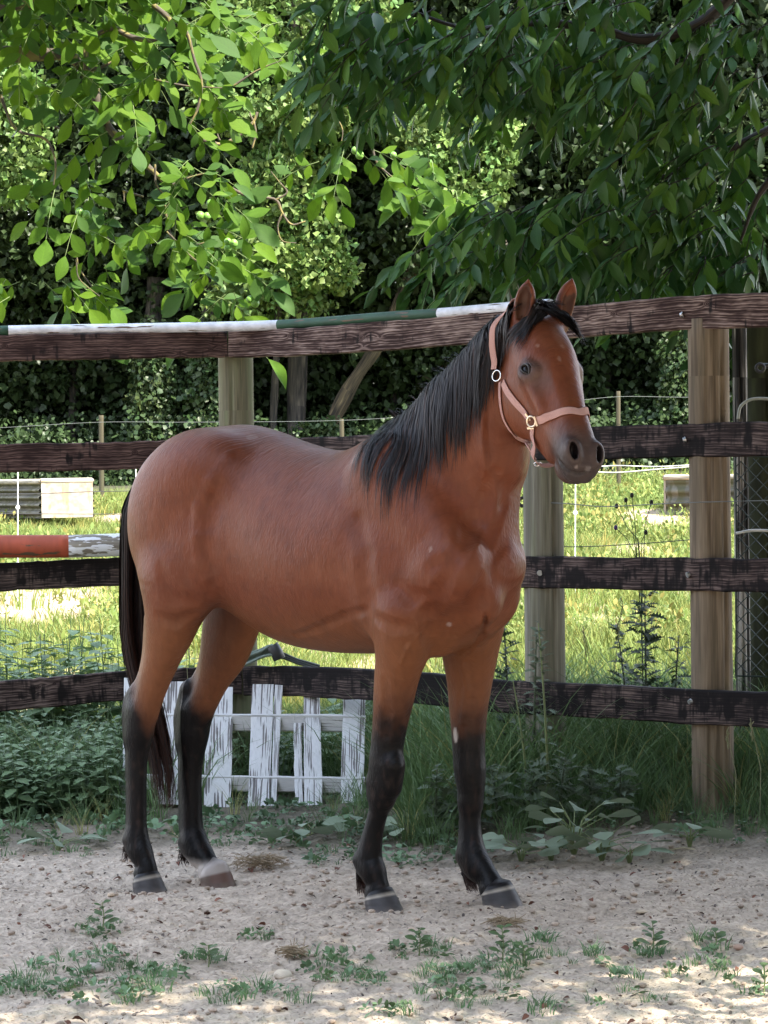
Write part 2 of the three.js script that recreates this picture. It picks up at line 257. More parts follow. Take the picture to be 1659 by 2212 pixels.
sweep(-0.035, 0.612,
  curve([[-0.035, -0.04], [0, 0.0], [0.05, 0.03], [0.12, 0.048], [0.2, 0.054], [0.3, 0.045], [0.4, 0.04], [0.48, 0.038], [0.53, 0.032], [0.57, 0.012], [0.6, -0.025], [0.612, -0.05]]),
  curve([[-0.035, -0.09], [0.05, -0.14], [0.12, -0.18], [0.2, -0.205], [0.3, -0.19], [0.4, -0.15], [0.48, -0.11], [0.54, -0.092], [0.585, -0.085], [0.612, -0.065]]),
  curve([[-0.035, 0.05], [0.03, 0.08], [0.1, 0.094], [0.17, 0.097], [0.22, 0.092], [0.3, 0.08], [0.38, 0.07], [0.45, 0.063], [0.5, 0.062], [0.55, 0.063], [0.58, 0.055], [0.612, 0.03]]),
  curve([[0, 0.55], [0.18, 0.6], [0.35, 0.5], [0.6, 0.5]]), curve([[0, 2], [0.18, 2.15], [0.3, 2.3], [0.6, 2.1]]), one(2.1), H3(0.3, -0.05, 0), 0.36, 0.03, hIn, HEAD.k);
ell(H3(0.20, -0.155, 0), [0.145, 0.115, 0.088], hax(-0.3), 0.02);                // cheeks
bone(H3(0.24, -0.185, 0), H3(0.46, -0.115, 0), 0.055, 0.04, 1, 0.03);               // lower jaw
ell(H3(0.545, -0.092, 0), [0.05, 0.034, 0.04], hax(0.1), 0.012);                   // chin and lower lip
ell(H3(0.58, -0.035, 0), [0.04, 0.05, 0.05], hax(0.5), 0.02);                      // upper lip
for (const s of [-1, 1]) {
  bone(H3(0.24, -0.04, 0.092 * s), H3(0.37, -0.04, 0.069 * s), 0.011, 0.008, 1, 0.045); // facial crest
  ell(H3(0.10, 0.01, 0.098 * s), [0.04, 0.02, 0.015], hax(0), 0.03, true);         // hollow above the eye
  bone(H3(0.29, 0.025, 0.095 * s), H3(0.42, 0.0, 0.088 * s), 0.02, 0.02, 1, 0.03, true);
  ell(H3(0.55, -0.012, 0.045 * s), [0.046, 0.036, 0.025], hax(-0.5), 0.015);       // flared nostril
  bone(H3(0.485, -0.078, 0.068 * s), H3(0.55, -0.07, 0.06 * s), 0.004, 0.007, 1, 0.008, true);
  bone(H3(0.55, -0.07, 0.06 * s), H3(0.62, -0.072, 0.02 * s), 0.007, 0.007, 1, 0.008, true);
}
bone(H3(0.62, -0.072, 0.02), H3(0.62, -0.072, -0.02), 0.007, 0.007, 1, 0.008, true);
// eyes and nostrils: found on the near side, mirrored to the far side
const mirror = (v, k = 1, da = 0) => { const h = headIn(v.x, v.y, v.z).slice(); return headOut(h[0] + da, h[1], -h[2] * k); };
const mirrorD = (v) => v.clone().addScaledVector(HEAD.c, -2 * v.dot(HEAD.c));
const LIDS = [], EYES = [], tang = (n, a) => a.clone().addScaledVector(n, -a.dot(n)).normalize();
{
  const e = surf(1137, 799), long = tang(e.n, V3(0.72, -0.48, 0.25));
  const X = long, N = e.n.clone(), Y = V3().crossVectors(N, X).normalize();
  for (const s of [0, 1]) {
    const p = s ? mirror(e.p, 1, -0.03) : e.p, x = s ? mirrorD(X) : X, y = s ? mirrorD(Y) : Y, n = s ? mirrorD(N) : N, at2 = (a, b, c) => p.clone().addScaledVector(x, a).addScaledVector(y, b).addScaledVector(n, c).toArray();
    const up = y.y > 0 ? 1 : -1;
    ell(at2(0, 0, -0.009), [0.036, 0.028, 0.013], [x, y, n], 0.02);
    bone(at2(-0.022, 0.019 * up, -0.008), at2(0.02, 0.017 * up, -0.006), 0.009, 0.011, 1, 0.02);
    ell(at2(0, 0, 0.006), [0.0225, 0.0125, 0.014], [x, y, n], 0.004, true);
    LIDS.push([[at2(-0.023, -0.001 * up, 0.003), at2(-0.012, 0.0095 * up, 0.0085), at2(0.003, 0.0118 * up, 0.0105), at2(0.015, 0.006 * up, 0.008), at2(0.024, -0.004 * up, 0.002)], [at2(-0.023, -0.001 * up, 0.003), at2(-0.010, -0.0095 * up, 0.007), at2(0.006, -0.0115 * up, 0.007), at2(0.024, -0.004 * up, 0.002)], [at2(-0.024, 0.008 * up, 0.001), at2(-0.010, 0.0185 * up, 0.006), at2(0.006, 0.0195 * up, 0.0075), at2(0.021, 0.010 * up, 0.003)]]);
    EYES.push({ p: p.clone().addScaledVector(n, -0.011), n, x, y });
  }
}
const NOS = [];
{
  const e = surf(1240, 973), long = tang(e.n, V3(0.25, -0.95, 0.1)), X = long, N = e.n.clone(), Y = V3().crossVectors(N, X).normalize();
  for (const s of [0, 1]) {
    const p = s ? mirror(e.p, 0.76) : e.p, x = s ? mirrorD(X) : X, y = s ? mirrorD(Y) : Y, n = s ? mirrorD(N) : N;
    ell(p.clone().addScaledVector(n, -0.009).toArray(), [0.036, 0.024, 0.014], [x, y, n], 0.015);
    ell(p.clone().addScaledVector(n, -0.004).toArray(), [0.025, 0.0115, 0.026], [x, y, n], 0.005, true);
    NOS.push({ p: p.clone().addScaledVector(n, -0.004), x, y, n });
  }
}
groove([[1203, 987], [1213, 1004], [1230, 1018], [1252, 1023], [1273, 1016]], 0.004, 0.007, 0.006);
const MOUTH = [[1203, 987], [1208, 997], [1214, 1005], [1222, 1012], [1231, 1018], [1242, 1021], [1252, 1023], [1263, 1020], [1273, 1016]].map((q) => surf(...q)?.p).filter(Boolean);
// ears: base and tip read off the picture
for (const [bx, by, tx, ty, w, ww, s] of [[1128, 692, 1142, 602, 0.075, 0.08, 1], [1211, 684, 1237, 600, -0.055, -0.07, -1]]) {
  const B = V3(...J(bx, by, w)), T = V3(...J(tx, ty, ww)), d = T.clone().sub(B), L = d.length(); d.normalize();
  const front = HEAD.b.clone().addScaledVector(HEAD.c, s > 0 ? 0.7 : -0.1); front.addScaledVector(d, -front.dot(d)).normalize(); const side = V3().crossVectors(d, front);
  const p = (t, f = 0, q = 0) => { const v = B.clone().addScaledVector(d, L * t).addScaledVector(front, f).addScaledVector(side, q); return [v.x, v.y, v.z]; };
  EARS.push({ B, d, front, side, L }); bone(p(-0.2), p(0.1), 0.034, 0.028, 1, 0.03);
  ell(p(0.40), [L * 0.5, 0.023, 0.032], [d, front, side], 0.02);
  bone(p(0.62), p(0.98), 0.02, 0.003, 1, 0.012);
  ell(p(0.45, 0.027), [L * 0.43, 0.029, 0.0215], [d, front, side], 0.006, true);
}
// muscle lines, folds and veins, where the picture shows them
groove([[474, 1050], [458, 1085], [449, 1130], [446, 1180], [449, 1225], [459, 1252]], 0.045, 0.010, 0.05);
ridge([[492, 985], [452, 1040], [432, 1095], [428, 1160], [432, 1215], [446, 1248]], 0.03, 0.001, 0.012);
groove([[775, 1120], [788, 1200], [793, 1290], [800, 1370]], 0.03, 0.010, 0.05);
groove([[1010, 1130], [1000, 1185], [975, 1215], [930, 1225]], 0.035, 0.007, 0.06);
groove([[1070, 1020], [1050, 1080], [1030, 1130], [1010, 1180]], 0.03, 0.005, 0.08);
groove([[1093, 1040], [1088, 1090], [1070, 1150]], 0.02, 0.003, 0.05);
groove([[1040, 1245], [1035, 1290], [1015, 1335], [985, 1370]], 0.03, 0.010, 0.05);
groove([[975, 1235], [950, 1280], [930, 1320], [925, 1370], [935, 1410]], 0.03, 0.011, 0.05);
groove([[860, 1265], [895, 1290], [925, 1285]], 0.025, 0.007, 0.05);
groove([[812, 1330], [850, 1352], [890, 1350]], 0.025, 0.006, 0.05);
groove([[640, 1372], [690, 1355], [745, 1330], [788, 1318]], 0.012, 0.003, 0.02);
groove([[340, 1330], [380, 1345], [420, 1325]], 0.02, 0.005, 0.04);
groove([[345, 1225], [375, 1290], [420, 1300]], 0.03, 0.005, 0.06);
for (let i = 0; i < 5; i++) groove([[980 + i * 10, 1428 - i * 6], [1010 + i * 8, 1408 - i * 9], [1050, 1375 - i * 12]], 0.006, 0.0022, 0.01);
ridge([[905, 1372], [880, 1400], [868, 1430]], 0.006, 0.002, 0.01);
ridge([[1000, 1440], [1010, 1490], [1000, 1560]], 0.01, 0.0025, 0.02);
groove([[832, 1470], [838, 1540], [835, 1590]], 0.014, 0.003, 0.03);
function field(list, x, y, z) { let d = 1; for (let i = 0; i < list.length; i++) { const p = list[i]; if (p.sub) { const e = -p.f(x, y, z), h = Math.max(p.k - Math.abs(d - e), 0); d = Math.max(d, e) + h * h * 0.25 / p.k; } else d = smin(d, p.f(x, y, z), p.k); } return d; }
function surfaceNets(cell) {
  const o = [-1.32, -0.08, -0.40], N = [Math.ceil(2.2 / cell), Math.ceil(2.10 / cell), Math.ceil(0.80 / cell)], [nx, ny, nz] = N.map((n) => n + 1), BS = 12;
  const f = new Float32Array(nx * ny * nz).fill(1), id = (i, j, k) => (k * ny + j) * nx + i, blocks = [];
  for (let K = 0; K < nz; K += BS) for (let Jj = 0; Jj < ny; Jj += BS) for (let I = 0; I < nx; I += BS) {
    const h = BS * cell / 2, cx = o[0] + I * cell + h, cy = o[1] + Jj * cell + h, cz = o[2] + K * cell + h, R = h * 1.75, l = near(cx, cy, cz, R + 0.09);
    if (!l.length) continue; const d0 = field(l, cx, cy, cz); const out = Math.abs(d0) > R * 2.2 + 0.02; if (out && d0 > 0) continue;
    if (!out) blocks.push([I, Jj, K, l]);
    for (let k = K; k < Math.min(K + BS, nz); k++) for (let j = Jj; j < Math.min(Jj + BS, ny); j++) for (let i = I; i < Math.min(I + BS, nx); i++) f[id(i, j, k)] = out ? -1 : field(l, o[0] + i * cell, o[1] + j * cell, o[2] + k * cell);
  }
  const vid = new Int32Array(nx * ny * nz).fill(-1), pos = [], nor = [], idx = [];
  for (const [I, Jj, K, l] of blocks) for (let k = K; k < Math.min(K + BS, nz - 1); k++) for (let j = Jj; j < Math.min(Jj + BS, ny - 1); j++) for (let i = I; i < Math.min(I + BS, nx - 1); i++) {
    let m = 0; const v = []; for (let c = 0; c < 8; c++) { const q = f[id(i + (c & 1), j + (c >> 1 & 1), k + (c >> 2))]; v.push(q); if (q < 0) m |= 1 << c; } if (m === 0 || m === 255) continue;
    let sx = 0, sy = 0, sz = 0, n = 0;
    for (let a = 0; a < 8; a++) for (let b = 0; b < 3; b++) { const e = a | 1 << b; if (e === a || (v[a] < 0) === (v[e] < 0)) continue; const t = v[a] / (v[a] - v[e]); sx += (a & 1) + (b === 0 ? t : 0); sy += (a >> 1 & 1) + (b === 1 ? t : 0); sz += (a >> 2) + (b === 2 ? t : 0); n++; }
    let x = o[0] + (i + sx / n) * cell, y = o[1] + (j + sy / n) * cell, z = o[2] + (k + sz / n) * cell; const g = horseN(x, y, z, l), d = clamp(field(l, x, y, z), -cell, cell); x -= g.x * d * 0.8; y -= g.y * d * 0.8; z -= g.z * d * 0.8;
    vid[id(i, j, k)] = pos.length / 3; pos.push(x, y, z); nor.push(g.x, g.y, g.z);
  }
  for (const [I, Jj, K] of blocks) for (let k = Math.max(1, K); k < Math.min(K + BS, nz - 1); k++) for (let j = Math.max(1, Jj); j < Math.min(Jj + BS, ny - 1); j++) for (let i = Math.max(1, I); i < Math.min(I + BS, nx - 1); i++) {
    const s = f[id(i, j, k)] < 0;
    for (const [e, a, b] of [[id(i + 1, j, k), [0, 1, 0], [0, 0, 1]], [id(i, j + 1, k), [0, 0, 1], [1, 0, 0]], [id(i, j, k + 1), [1, 0, 0], [0, 1, 0]]]) {
      if ((f[e] < 0) === s) continue; const p = vid[id(i, j, k)], q = vid[id(i - a[0], j - a[1], k - a[2])], r = vid[id(i - a[0] - b[0], j - a[1] - b[1], k - a[2] - b[2])], t = vid[id(i - b[0], j - b[1], k - b[2])]; if (p < 0 || q < 0 || r < 0 || t < 0) continue;
      if (s) idx.push(p, q, r, p, r, t); else idx.push(p, r, q, p, t, r);
    }
  }
  const g = new THREE.BufferGeometry(); g.setAttribute('position', new THREE.Float32BufferAttribute(pos, 3)); g.setAttribute('normal', new THREE.Float32BufferAttribute(nor, 3)); g.setIndex(new THREE.Uint32BufferAttribute(idx, 1)); return g;
}
// hooves: coronet and sole as two rings, joined by a straight wall
const HOOVES = [];
function hoof(px, py, w, gy, turn, len, wid, lift, pale) { // centre of the sole in the picture
  const c = J(px, py, w); c[1] = gy; HOOVES.push([c[0], c[2]]); const g = new Geo(), n = 28, rows = 9, ct = Math.cos(turn), st = Math.sin(turn), R = rng(px);
  const fr = []; for (let i = 0; i < n; i++) fr.push(R());
  for (let j = 0; j <= rows + 2; j++) for (let i = 0; i < n; i++) {
    const a = i / n * 2 * Math.PI, t = Math.min(1, j / rows), f = Math.cos(a), sd = Math.sin(a), heel = clamp(-f), b = 1 + 0.012 * Math.sin(t * 40 + 0.6 * Math.sin(a * 2));
    let x = f * (f > 0 ? len : len * 0.82) * lerp(1, 0.80, t) * b - 0.020 * t, z = sd * wid * lerp(1, 0.84, t) * b * (1 - heel * 0.12), y = (0.030 + 0.030 * (f * 0.5 + 0.5)) * t * lift - 0.004;
    if (j > rows) { const u = (j - rows) / 2; x = lerp(x, -0.030, 0.2 * u); z *= 1 - 0.2 * u; y += 0.02 * u; }
    let col = pale ? [lerp(0.13, 0.10, t), lerp(0.085, 0.075, t), lerp(0.065, 0.06, t)] : [0.055, 0.05, 0.05]; const st2 = 0.85 + 0.3 * noise3(i * 0.9, j * 1.7, px); col = col.map((q) => q * st2); if (t < 0.6) col = col.map((q, k) => lerp([0.26, 0.21, 0.17][k], q, 0.25 + 0.75 * sstep(-0.15, 0.55, t + 0.2 * fr[i])));
    if (pale && f > 0.3 && t > 0.4) col = [0.13, 0.075, 0.058];
    if (j >= rows - (pale ? 1 : 0)) { const q = 0.3 + 0.5 * fr[i]; col = pale ? [0.36, 0.31, 0.275] : j === rows ? [0.2 + 0.22 * q, 0.17 + 0.2 * q, 0.14 + 0.16 * q] : [0.014, 0.012, 0.012]; }
    g.vert(c[0] + x * ct - z * st, c[1] + y, c[2] + x * st + z * ct, col);
  }
  for (let j = 0; j < rows + 2; j++) for (let i = 0; i < n; i++) { const a = j * n + i, b = j * n + (i + 1) % n; g.quad(a, a + n, b + n, b); }
  const top = (rows + 2) * n; const m = g.vert(c[0] - 0.03 * ct, c[1] + 0.085 * lift, c[2] - 0.03 * st, [0.014, 0.012, 0.012]); for (let i = 0; i < n; i++) g.tri(top + i, m, top + (i + 1) % n);
  return g.build();
}
const hoofGeo = [hoof(829, 1976, 0.145, 0.0, 0.06, 0.068, 0.06, 0.95), hoof(1084, 1959, -0.145, 0.0, -0.12, 0.074, 0.06, 1.05), hoof(324, 1934, 0.17, -0.03, 0.02, 0.066, 0.06, 1.05), hoof(471, 1921, -0.13, -0.046, -0.1, 0.072, 0.06, 1.25, true)];
const horse = thing('horse', 'bay horse with black mane and legs wearing a pink halter, standing on the sand', 'horse', null, [HO.x, HO.y, HO.z], -HTH);
{
  const g = surfaceNets(0.006), P = g.attributes.position, C = new Float32Array(P.count * 3);
  const DABS = [[983, 1588, 0.011, 0.42, [0.42, 0.37, 0.33], 0.9], [970, 1349, 0.009, 0.8, [0.4, 0.3, 0.27], 0.5], [930, 1186, 0.006, 0.5, [0.3, 0.2, 0.16], 0.6], [1162, 746, 0.007, 1, [0.42, 0.3, 0.26], 0.3], [1215, 748, 0.008, 1.4, [0.38, 0.26, 0.22], 0.25], [1209, 775, 0.007, 0.5, [0.38, 0.28, 0.24], 0.25], [1271, 1013, 0.011, 1, [0.3, 0.27, 0.27], 0.35], [1245, 1010, 0.005, 0.4, [0.34, 0.28, 0.26], 0.4], [545, 944, 0.02, 1, [0.26, 0.18, 0.15], 0.3]].map(([px, py, r, k, c, a]) => { const h = surf(px, py); return { p: h.p, r, k, c, a }; });
  const mix = (a, b, t) => [lerp(a[0], b[0], t), lerp(a[1], b[1], t), lerp(a[2], b[2], t)];
  const bay = [0.140, 0.041, 0.0195], bayHi = [0.180, 0.061, 0.030], dark = [0.075, 0.024, 0.015], black = [0.0042, 0.0036, 0.0040], grey = [0.052, 0.041, 0.038];
  for (let i = 0; i < P.count; i++) {
    const x = P.getX(i), y = P.getY(i), z = P.getZ(i), n1 = fbm(x * 4 + 3, y * 4, z * 4), n2 = fbm(x * 22, y * 22, z * 22 + 5, 3), n3 = fbm(x * 90, y * 30, z * 90, 2);
    let c = mix(bay, bayHi, clamp((n1 - 0.35) * 1.6)); c = mix(c, dark, clamp((n2 - 0.5) * 1.1)); c = mix(c, [0.24, 0.11, 0.07], sstep(0.58, 0.8, fbm(x * 40 + 9, y * 26, z * 40, 2)) * 0.10);
    c = mix(c, [0.2, 0.085, 0.034], sstep(1.0, 0.8, y) * 0.5);
    const h = headIn(x, y, z), ha = h[0], hb = h[1], hc = h[2], onHead = ha > -0.05 && hb > -0.28 && hb < 0.2 && Math.abs(hc) < 0.14 && ha < 0.7;
    // black points with a ragged upper edge
    let top = x > -0.5 ? 0.62 : 0.56; const fore = x > -0.5;
    if (!onHead && y < 0.9) {
      const w = (n2 - 0.5) * 0.10 + (n1 - 0.5) * 0.06; let e = y + w;
      if (fore) { if (z > 0) e -= (x - 0.0) * 0.25; else e -= (x - 0.22) * 0.35; } else e += (x + 0.99) * 2.0 + (Math.abs(z) - 0.15) * -0.6;
      c = mix(c, black, sstep(top + 0.05, top - 0.08, e)); c = mix(c, [0.05, 0.02, 0.014], sstep(0.12, 0, Math.abs(e - top)) * 0.35);
      if (n3 > 0.55 && y < 0.5) c = mix(c, [0.03, 0.018, 0.014], (n3 - 0.55) * 2);
    }
    if (onHead) {
      const d = Math.hypot((ha - 0.57) * 1.0, (hb + 0.03) * 0.8);
      c = mix(c, grey, sstep(0.16, 0.05, d) * 0.9 + 0); c = mix(c, [0.04, 0.036, 0.036], sstep(0.075, 0.02, Math.hypot(ha - 0.59, hb + 0.05)) * 0.6);
      const q = EYES[hc > 0 ? 0 : 1].p, e = Math.hypot(x - q.x, y - q.y, z - q.z); if (Math.abs(hc) > 0.05) { c = mix(c, [0.062, 0.042, 0.037], sstep(0.062, 0.025, e) * 0.75); c = mix(c, [0.10, 0.07, 0.06], sstep(0.05, 0.01, Math.abs(hb + 0.0)) * sstep(0.20, 0.24, ha) * sstep(0.36, 0.28, ha) * 0.6); c = mix(c, [0.014, 0.011, 0.011], sstep(0.027, 0.019, e)); }
      for (const q of MOUTH) c = mix(c, [0.014, 0.011, 0.011], 0.6 * sstep(0.010, 0.004, Math.hypot(x - q.x, y - q.y, z - q.z)));
      for (const q of NOS) { const v = V3(x, y, z).sub(q.p); c = mix(c, [0.010, 0.007, 0.007], sstep(1.25, 1.0, Math.hypot(v.dot(q.x) / 0.025, v.dot(q.y) / 0.0115, v.dot(q.n) / 0.026))); }
      for (const q of EARS) { const v = V3(x, y, z).sub(q.B), t = v.dot(q.d) / q.L, f = v.dot(q.front), sd = v.dot(q.side); if (t > 0.05 && t < 1.2 && Math.hypot(f, sd) < 0.05) { const ins = Math.hypot((t - 0.45) / 0.43, (f - 0.027) / 0.029, sd / 0.0215); c = mix(c, dark, 0.25); if (ins < 1.12) c = mix(c, mix([0.035, 0.018, 0.013], [0.16, 0.075, 0.045], clamp(n2 * 1.6 - 0.5) + 0.5 * sstep(0.4, 0.1, t)), 0.85); c = mix(c, black, sstep(0.72, 0.98, t + (n2 - 0.5) * 0.2) * 0.9); c = mix(c, black, sstep(0.024, 0.033, Math.abs(sd)) * 0.5); } }
      const st = Math.hypot((ha - 0.14) * 0.5, hc * 1.6 + 0.01) + (n2 - 0.5) * 0.06; if (hb > 0.02) c = mix(c, [0.30, 0.19, 0.15], sstep(0.035, 0.0, st) * 0.2);
      c = mix(c, bayHi, sstep(-0.06, -0.16, hb) * 0.25);
    }
    if (x < -0.8 && z < 0 && y < 0.06) c = mix(c, [0.42, 0.37, 0.33], sstep(0.045 + 0.03 * n2, 0.02, y));
    // coat blends to the dark tone around the point of the hip
c = mix(c, dark, sstep(0.2, 0.0, Math.hypot(x + 0.56, (y - 1.42) * 1.3)) * 0.35);
    // inside of the hind legs, flank and sheath: darker towards the midline
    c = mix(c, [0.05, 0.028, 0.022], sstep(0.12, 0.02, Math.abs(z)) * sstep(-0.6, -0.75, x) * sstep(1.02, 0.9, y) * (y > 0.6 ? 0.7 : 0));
    if (!onHead && y > 1.44 && x < 0.1) c = mix(c, dark, sstep(0.05, 0.0, Math.abs(z)) * 0.5);
for (const q of DABS) { const dd = Math.hypot(x - q.p.x, (y - q.p.y) * q.k, z - q.p.z); c = mix(c, q.c, sstep(q.r * 1.1, q.r * 0.75, dd + (n2 - 0.5) * q.r * 0.5) * q.a); }
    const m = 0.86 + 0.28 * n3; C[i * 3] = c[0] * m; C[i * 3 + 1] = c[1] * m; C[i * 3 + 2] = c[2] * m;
  }
  g.setAttribute('color', new THREE.BufferAttribute(C, 3));
  const UV = new Float32Array(P.count * 2), Nn = g.attributes.normal; for (let i = 0; i < P.count; i++) { UV[i * 2] = (P.getX(i) + 0.6 * P.getZ(i)) * 2.2; UV[i * 2 + 1] = (P.getY(i) + 0.25 * P.getZ(i)) * 2.2; const x = P.getX(i), y = P.getY(i), z = P.getZ(i), b = (u, v, w) => 0.0042 * fbm(u * 6.5, v * 6.5, w * 6.5, 2) + 0.0007 * fbm(u * 26, v * 20, w * 26, 2), e = 0.008, b0 = b(x, y, z), v = V3(Nn.getX(i) - (b(x + e, y, z) - b0) / e, Nn.getY(i) - (b(x, y + e, z) - b0) / e, Nn.getZ(i) - (b(x, y, z + e) - b0) / e).normalize(); Nn.setXYZ(i, v.x, v.y, v.z); }
  g.setAttribute('uv', new THREE.BufferAttribute(UV, 2)); const coat = dataTex(1024, 1024, (u, v) => { const a = fbm(u * 150, v * 40, 2, 3) * 0.6 + fbm(u * 30, v * 22, 7, 3) * 0.4; return [a, a, a]; });
  mesh('body', mergeGeometries([g, ...hoofGeo]), new THREE.MeshPhysicalMaterial({ vertexColors: true, roughness: 0.42, specularIntensity: 0.36, bumpMap: coat, bumpScale: 0.0022 }), horse);
  console.log('horse', P.count, g.index.count / 3);
}
{ // eyelids and eyeballs
  const lm = std({ color: lin(0.022, 0.017, 0.016), roughness: 0.6 }), fm = std({ color: lin(0.06, 0.035, 0.028), roughness: 0.6 });
  for (const l of LIDS) l.forEach((q, i) => mesh('eyelid', new Geo().tube(new THREE.CatmullRomCurve3(q.map((v) => V3(...v))).getPoints(16), (t) => [0.0042, 0.0034, 0.0034][i] * (0.5 + 0.5 * Math.sin(Math.PI * clamp(t, 0.02, 0.98))), 7).build(), i < 2 ? lm : fm, horse));
  for (const e of EYES) {
    const g = new THREE.SphereGeometry(0.0185, 24, 16), m = mesh('eye', g, new THREE.MeshPhysicalMaterial({ color: lin(0.010, 0.006, 0.005), roughness: 0.3, specularIntensity: 0.5 }), horse); m.position.copy(e.p).addScaledVector(e.n, 0.0); m.scale.set(1, 1, 1);
  }
}

// ---- hair: tapered ribbons
function strand(g, pts, w0, col, tip, facing) {
  const n = pts.length; let prev = null;
  for (let k = 0; k < n; k++) {
    const t = V3().subVectors(pts[Math.min(n - 1, k + 1)], pts[Math.max(0, k - 1)]).normalize(), side = V3().crossVectors(t, facing[k] || facing[0]).normalize(), u = k / (n - 1), w = w0 * (u < 0.15 ? 0.7 + 2 * u : 1) * Math.pow(1 - u * u * u, 0.7) * 0.5 + 0.0002, c = [0, 1, 2].map((i) => lerp(col[i], tip[i], u * u));
    const a = g.vert(pts[k].x + side.x * w, pts[k].y + side.y * w, pts[k].z + side.z * w, c), b = g.vert(pts[k].x - side.x * w, pts[k].y - side.y * w, pts[k].z - side.z * w, c);
    if (prev) g.quad(prev[0], a, b, prev[1]); prev = [a, b];
  }
}
const poly = (pts) => { const c = new THREE.CatmullRomCurve3(pts.map((p) => p.isVector3 ? p : V3(...p))); return (t) => c.getPoint(clamp(t)); };
const hairMat = new THREE.MeshPhysicalMaterial({ vertexColors: true, roughness: 0.5, side: THREE.DoubleSide, specularIntensity: 0.45 });
function settle(p, off) { const l = near(p.x, p.y, p.z, 0.12); for (let i = 0; i < 3; i++) { const d = l.length ? field(l, p.x, p.y, p.z) : 1; if (d < off) p.addScaledVector(horseN(p.x, p.y, p.z, l, 0.006), off - d); else break; } return p; }
const press = (p, off) => { const l = near(p.x, p.y, p.z, 0.2); for (let i = 0; i < 4; i++) { const d = l.length ? field(l, p.x, p.y, p.z) : 0; p.addScaledVector(horseN(p.x, p.y, p.z, l, 0.006), (off - d) * 0.8); } return p; };
const topOf = (x, z, y0) => { const p = V3(x, y0, z); let l; for (let i = 0; i < 60; i++) { l = near(p.x, p.y, p.z, 0.15); const d = l.length ? field(l, p.x, p.y, p.z) : 0.1; if (d < 0.001) break; p.y -= Math.min(0.05, d * 0.7); } return p; };
function lock(g, R, root, mid, tip, n, o) { // n strands from a root point over mid to tip
  for (let i = 0; i < n; i++) {
    const j = (s) => (R() + R() - 1) * s, len = o.short ? lerp(1 - o.short, 1.03, R()) : 1;
    const a = root.clone().add(V3(j(o.root), j(o.root * 0.4), j(o.rootW ?? o.root))), b = mid.clone().add(V3(j(o.mid), j(o.mid), j(o.mid))), c = tip.clone().add(V3(j(o.tip), j(o.tip), j(o.tip * 0.6))), off = 0.003 + (o.loft ?? 0.016) * R(), pts = [], f = [], N = o.seg ?? 10, ph = R() * 6;
    for (let k = 0; k <= N; k++) {
      const t = k / N * len, u = 1 - t, p = V3(a.x * u * u + 2 * b.x * u * t + c.x * t * t, a.y * u * u + 2 * b.y * u * t + c.y * t * t, a.z * u * u + 2 * b.z * u * t + c.z * t * t);
      p.x += 0.003 * Math.sin(ph + t * 7) * t; if (o.flat) press(p, off * (0.4 + 0.6 * Math.min(1, t * 3)) * (1 - 0.6 * t)); else settle(p, off * Math.min(1, t * 5 + 0.2));
      pts.push(p); f.push(o.facing ?? horseN(p.x, p.y, p.z, undefined, 0.01).add(V3(j(0.5), j(0.5), j(0.5))).normalize());
    }
    const v = 0.75 + 0.6 * R(), br = R() < (o.brown ?? 0.1) ? 1 : 0, col = br ? [0.035 * v, 0.018 * v, 0.013 * v] : [0.0125 * v, 0.0105 * v, 0.0115 * v]; strand(g, pts, o.w * (0.7 + 0.6 * R()), col, o.tipCol ?? col, f);
  }
}
const S3 = (px, py, lift = 0) => { const h = surf(px, py); return h ? h.p.addScaledVector(h.n, lift) : null; };
{ // mane, falling on the near side
  const g = new Geo(), R = rng(41), crest = poly([topOf(0.50, 0.02, 2), topOf(0.435, 0.02, 2), topOf(0.36, 0.012, 2), topOf(0.27, 0.005, 2), topOf(0.19, 0, 2), topOf(0.11, 0, 2), topOf(0.03, 0, 2), topOf(-0.05, 0, 2)]);
  const tips = [[0, 1060, 770], [0.12, 1048, 850], [0.22, 1032, 925], [0.33, 1004, 975], [0.45, 968, 1010], [0.55, 930, 1050], [0.65, 880, 1100], [0.74, 845, 1130], [0.82, 826, 1120], [0.89, 790, 1060], [0.95, 762, 1035], [1, 735, 1020]];
  const tipAt = (t) => { let i = 0; while (i < tips.length - 2 && t > tips[i + 1][0]) i++; const u = clamp((t - tips[i][0]) / (tips[i + 1][0] - tips[i][0])); return [lerp(tips[i][1], tips[i + 1][1], u), lerp(tips[i][2], tips[i + 1][2], u)]; };
  for (let i = 0; i < 150; i++) {
    const t = Math.pow((i + R()) / 150, 1.1) * 0.97, [tx, ty] = tipAt(t), r = crest(t), L = 0.72 + 0.34 * R(), thin = t > 0.86 ? 0.7 : 1;
    const rp = V3(r.x, r.y - 0.004, r.z), full = S3(tx + (R() - 0.5) * 30, ty + (R() - 0.5) * 20, 0.01); if (!full) continue; const tip = rp.clone().lerp(full, L), mid = rp.clone().lerp(tip, 0.35).add(V3(0.012, 0.01, 0.045 + 0.03 * R()));
    lock(g, R, rp, mid, tip, Math.round(19 * thin), { root: 0.02, rootW: 0.028, mid: 0.018, tip: 0.026, w: 0.003, short: 0.5, loft: 0.022, brown: 0.12, flat: true });
  }
  for (let i = 0; i < 46; i++) { const t = 0.35 + 0.65 * R(), r = crest(t), d = V3(-0.4 - 0.5 * R(), 0.1 + 0.5 * R(), (R() - 0.5) * 0.6).normalize(), l = 0.03 + 0.05 * R(); lock(g, R, r, r.clone().addScaledVector(d, l * 0.6), r.clone().addScaledVector(d, l).add(V3(-0.01, -0.015, 0)), 3, { root: 0.015, mid: 0.01, tip: 0.012, w: 0.0018, seg: 5, loft: 0.004, brown: 0.5 }); }
  const m = g.build(); mesh('mane', m, hairMat, horse);
}
